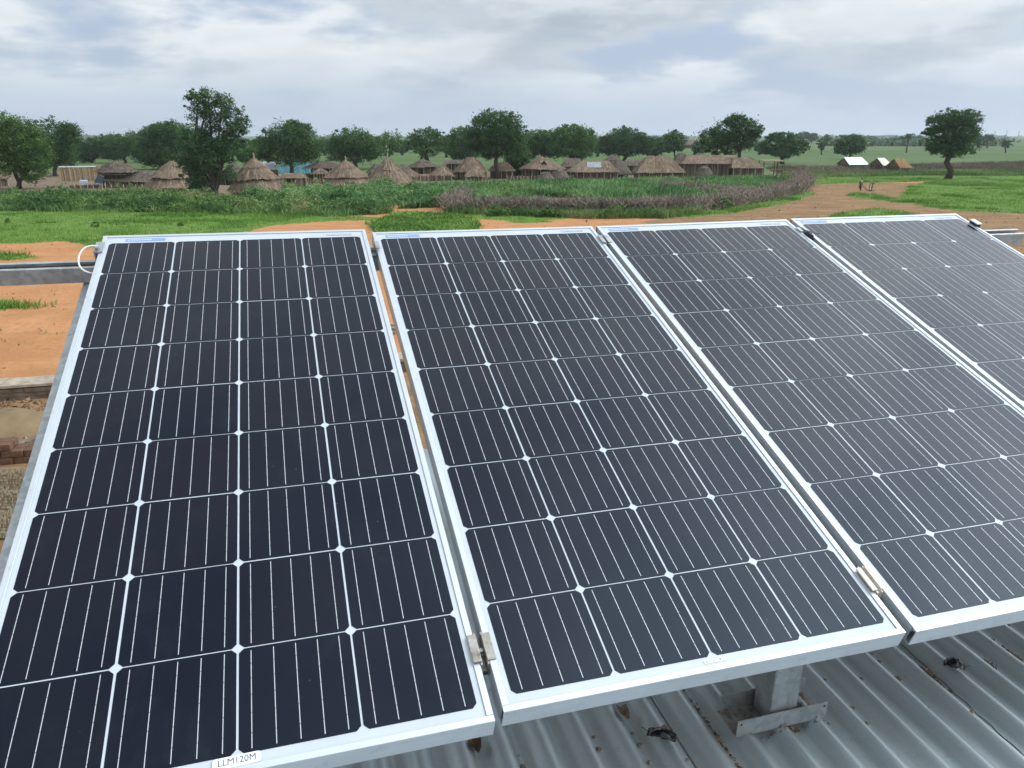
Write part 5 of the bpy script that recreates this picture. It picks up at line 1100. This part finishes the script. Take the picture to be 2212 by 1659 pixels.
# the three sheds on the right
def gable_shed(label, c_px, by, ln_px, wall_y, ridge_y, width, yaw, roofmat, wallmat, name, thatch=False, posts=6, boards=True):
    B = at(c_px, by); k_ = mpp(B); t = empty(name, label, 'shed', group='sheds right of the village', mat4=Matrix.Translation(B + Vector((0, width / 2, 0))) @ Matrix.Rotation(yaw, 4, 'Z'))
    hx = ln_px / 2 * k_; hy = width / 2; zw = on_y(c_px, wall_y, B.y).z; zr_ = on_y(c_px, ridge_y, B.y + hy).z; ov = 0.25
    fr = ((-hx, 0, zr_), (hx, 0, zr_), (hx + 0.2, -hy - ov, zw - 0.15), (-hx - 0.2, -hy - ov, zw - 0.15)); bk = ((hx, 0, zr_), (-hx, 0, zr_), (-hx - 0.2, hy + ov, zw - 0.15), (hx + 0.2, hy + ov, zw - 0.15))
    if thatch: thatch_part('thatch_roof', [fr, bk], roofmat, t, 26)
    else:
        for q in (fr, bk):
            o = MB().add(q, [(0, 1, 2, 3)]).build('roof_sheet', roofmat, t); o.modifiers.new('t', 'SOLIDIFY').thickness = 0.04
    for x_ in (-hx + 0.12, hx - 0.12): MB().add([(x_ - .03, -hy, zw), (x_ - .03, hy, zw), (x_ - .03, 0, zr_ - 0.06), (x_ + .03, -hy, zw), (x_ + .03, hy, zw), (x_ + .03, 0, zr_ - 0.06)], [(0, 1, 2), (5, 4, 3), (0, 2, 5, 3), (1, 4, 5, 2), (0, 3, 4, 1)]).build('gable', 'weathered_plank', t)
    reed_wall('wall', [(-hx + .1, hy - .1, hx - .1, hy - .1, -.05, zw), (-hx + .12, -hy, -hx + .12, hy, -.05, zw), (hx - .12, -hy, hx - .12, hy, -.05, zw)], wallmat, t)
    for i in range(posts): MB().tube([(-hx + .1 + (2 * hx - .2) * i / (posts - 1), -hy + 0.02, -0.1), (-hx + .1 + (2 * hx - .2) * i / (posts - 1), -hy + 0.02, zw - 0.1)], 0.06, 5).build('post', 'wood_pale', t)
    return t
gable_shed('shed with a bright white metal roof on the right', 1848, 365, 44, 354, 340, 3.2, rad(14), 'white_metal', 'reed_dark', 'white_roofed_shed', posts=8)
gable_shed('small shed with a pale cream roof between the white and golden roofs', 1908, 371, 20, 355, 341, 2.8, rad(18), 'pale_roof', 'reed_dark', 'pale_roofed_shed', posts=4)
gable_shed('small shed with a golden straw roof left of the lone tree', 1948, 373, 27, 360, 343, 2.6, rad(16), 'thatch_gold', 'reed_dark', 'straw_roofed_shed', True, posts=6)
mound('earth_mound', 'little orange earth mound right of the straw-roofed shed', 'earth mound', at(1985, 373), 1.4, 0.7, 0.35, 'mud')
# stray poles and posts
for i, (x, y0, y1, lab) in enumerate([(1632 / 1.302 + 0, 0, 0, '')][:0]): pass
for x, by_, ty_, lab in ((842 + 22, 404, 392, 'short pale stake at the right foot of the steep conical hut'), (1425, 388, 372, 'pale stake at the right corner of the squat layered hut'), (1188, 372, 360, 'pale post in front of the low conical hut')):
    B = at(x, by_); o = MB().tube([(0, 0, -0.1), (0.03, 0, on_y(x, ty_, B.y).z)], 0.05, 6).build('stake', 'wood_pale'); o.location = B; tag(o, lab, 'stake')

# ================================================================ the person on the path
pb_ = at(1858.5, 413); kk = mpp(pb_)
def px3(x, y, dy=0.0): q = on_y(1843.3 + x / 27.65 / 1.302, 376.3 + y / 27.65 / 1.302, pb_.y); return Vector((q.x, pb_.y + dy, q.z))
def skin(name, joints, edges, mat, parent=None, sub=1):
    me = bpy.data.meshes.new(name); me.from_pydata([tuple(j[0]) for j in joints], edges, []); o = mesh_obj(name, me, mat, parent)
    md = o.modifiers.new('skin', 'SKIN'); o.modifiers.new('sub', 'SUBSURF').levels = sub; o.modifiers['sub'].render_levels = sub
    for sv, j in zip(me.skin_vertices[0].data, joints): sv.radius = (j[1], j[1])
    me.skin_vertices[0].data[0].use_root = True; return o
zf = lambda y: max(0.03, (1320 - y) / 27.65 * kk / 1.302)
Q = lambda x, y, dy=0.0: Vector(((x - 500) / 27.65 * kk / 1.302, dy, zf(y)))
per = empty('person', 'person in a white top and dark skirt leaning forward on the brown path', 'person', loc=pb_)
J = [(Q(440, 780), 0.085), (Q(455, 650), 0.085), (Q(490, 540), 0.095), (Q(515, 450), 0.045), (Q(525, 385), 0.060), (Q(532, 340), 0.050),
     (Q(470, 800, 0.07), 0.075), (Q(500, 1040, 0.08), 0.055), (Q(500, 1270, 0.08), 0.035), (Q(540, 1310, 0.08), 0.025),
     (Q(410, 800, -0.07), 0.075), (Q(480, 1050, -0.08), 0.055), (Q(470, 1270, -0.08), 0.035), (Q(510, 1310, -0.08), 0.025),
     (Q(510, 540, 0.13), 0.038), (Q(560, 680, 0.16), 0.030), (Q(600, 860, 0.13), 0.024), (Q(480, 540, -0.13), 0.038), (Q(520, 690, -0.17), 0.030), (Q(580, 880, -0.10), 0.024)]
body = skin('body', J, [(0, 1), (1, 2), (2, 3), (3, 4), (4, 5), (0, 6), (6, 7), (7, 8), (8, 9), (0, 10), (10, 11), (11, 12), (12, 13), (2, 14), (14, 15), (15, 16), (2, 17), (17, 18), (18, 19)], 'skin', per)
skin('top', [(Q(445, 760), 0.105), (Q(460, 650), 0.105), (Q(495, 535), 0.115), (Q(515, 480), 0.055), (Q(512, 545, 0.14), 0.052), (Q(545, 640, 0.16), 0.045), (Q(482, 545, -0.14), 0.052), (Q(508, 645, -0.17), 0.045)], [(0, 1), (1, 2), (2, 3), (2, 4), (4, 5), (2, 6), (6, 7)], 'white_cloth', per)
skin('skirt', [(Q(438, 770), 0.112), (Q(445, 900), 0.13), (Q(470, 1090), 0.15), (Q(472, 1130), 0.15)], [(0, 1), (1, 2), (2, 3)], 'dark_cloth', per)
skin('hair', [(Q(522, 355), 0.055), (Q(515, 375), 0.06), (Q(505, 400), 0.045)], [(0, 1), (1, 2)], 'hair', per)
skin('back_cloth', [(Q(430, 560), 0.05), (Q(370, 660), 0.055), (Q(310, 770), 0.035)], [(0, 1), (1, 2)], 'dark_cloth', per)
G2 = lambda x, y, dy=0.0: tuple(pb_ + Q(x, y, dy))
o = MB().tube([G2(585, 870, 0.0), G2(980, 1230, -0.05), G2(1010, 1290, -0.05)], [0.03, 0.03, 0.025], 6).build('wooden_pole', 'wood_dark'); tag(o, 'dark pole slanting from the person down to the path', 'pole')
fr_ = empty('wooden_sled', 'dark wooden frame of two posts on a sled base beside the person', 'sled', loc=pb_)
MB().tube([Q(1180, 1290), Q(1185, 720)], 0.028, 6).build('post', 'wood_dark', fr_)
MB().tube([Q(1330, 1280), Q(1380, 1000), Q(1400, 700)], [0.06, 0.055, 0.05], 6).build('post', 'wood_dark', fr_)
MB().tube([Q(1400, 800), Q(1500, 730), Q(1540, 700)], [0.04, 0.04, 0.03], 6).build('fork', 'wood_dark', fr_)
MB().tube([Q(1140, 1300, -0.1), Q(1540, 1290, -0.1)], 0.035, 6).tube([Q(1140, 1300, 0.25), Q(1540, 1290, 0.25)], 0.035, 6).build('base', 'wood_dark', fr_)
MB().tube([Q(870, 480), Q(1180, 570), Q(1560, 565)], 0.022, 6).build('top_pole', 'wood_pale', fr_)
MB().tube([Q(1170, 740), Q(1420, 740)], 0.03, 6).build('crossbar', 'wood_dark', fr_)
o = crumb('sack', 'x', 'sack', 0, 0, 0.14, 'white_cloth', 0.8); o.matrix_world = Matrix.Translation(G2(1310, 1210, 0.08)); tag(o, 'small pale sack lying on the wooden frame base', 'sack')

hip_hut('far dark roof on the skyline between two trees', 1478, 1512, 322, 303, 1488, 1506, 313, 'thatch_grey', 8, name='far_house', dens=3)
place_block('white_wall', 'small white wall patch beside the dark gable', 'wall', at(1472, 362), (1.3, 0.2, 1.9), 'white_metal', 0.0, bev=0.02)
for i, (x, y) in enumerate([(2086, 284), (2112, 286), (2150, 283), (2176, 282), (2202, 283)]):
    Yp = 2600.0; q = on_y(x, y, Yp); t = empty('power_pole', 'far power pole on the horizon, %s from the lone tree' % ['first', 'second', 'third', 'fourth', 'fifth'][i], 'pole', loc=(q.x, Yp, 0), group='power poles on the horizon')
    MB().tube([(0, 0, 0), (0, 0, q.z)], [0.9, 0.6], 5).build('pole', 'wood_dark', t); MB().box(-4, 4, -0.4, 0.4, q.z - 3.2, q.z - 2.2).build('crossarm', 'wood_dark', t)
# far woods and hedge lines: one mass each, nobody could count them
V = []
for y_, x0, x1, n, hh in ((420, -180, 400, 300, 3.0), (640, -260, 700, 420, 3.5), (1000, -500, 1100, 520, 5), (1700, -900, 1900, 700, 7), (2800, -1500, 3200, 800, 9)):
    for i in range(n):
        x = rng.uniform(x0, x1); g0 = vnoise(np.array([x]), np.array([y_ * 1.0]), y_ * 0.10, 5)[0]
        if g0 < 0.50: continue
        s_ = hh * rng.uniform(0.4, 1.1); c_ = np.array([x, y_ + rng.normal() * y_ * 0.02, s_ * 0.4]); d = rvec(26); P_ = c_ + d * np.array([s_ * 1.4, s_ * 0.8, s_ * 0.6]); a = rvec(26) * s_ * 0.55; b_ = np.cross(a, rvec(26)) * 0.7
        V.append(np.stack([P_ - a, P_ + b_, P_ + a, P_ - b_], 1))
V = np.concatenate(V); o = soup('far_hedgerows', V, 'leaf_bluish', rng.uniform(0, 1, len(V))); tag(o, 'far hedgerows and woods across the fields', 'hedgerow', kind='stuff')
# the air
hz = MB().box(-9000, 9000, -60, 11500, -3, 60).build('haze', None); tag(hz, 'thin pale haze over the far fields', 'haze', kind='stuff')
hm = bpy.data.materials.new('haze'); hm.use_nodes = True; hm.node_tree.nodes.clear()
vo = hm.node_tree.nodes.new('ShaderNodeVolumePrincipled'); vo.inputs['Color'].default_value = (0.86, 0.92, 1.0, 1); vo.inputs['Density'].default_value = 0.00022; vo.inputs['Anisotropy'].default_value = 0.2
oo = hm.node_tree.nodes.new('ShaderNodeOutputMaterial'); hm.node_tree.links.new(vo.outputs[0], oo.inputs['Volume']); hz.data.materials.append(hm)
sc.cycles.volume_bounces = 0
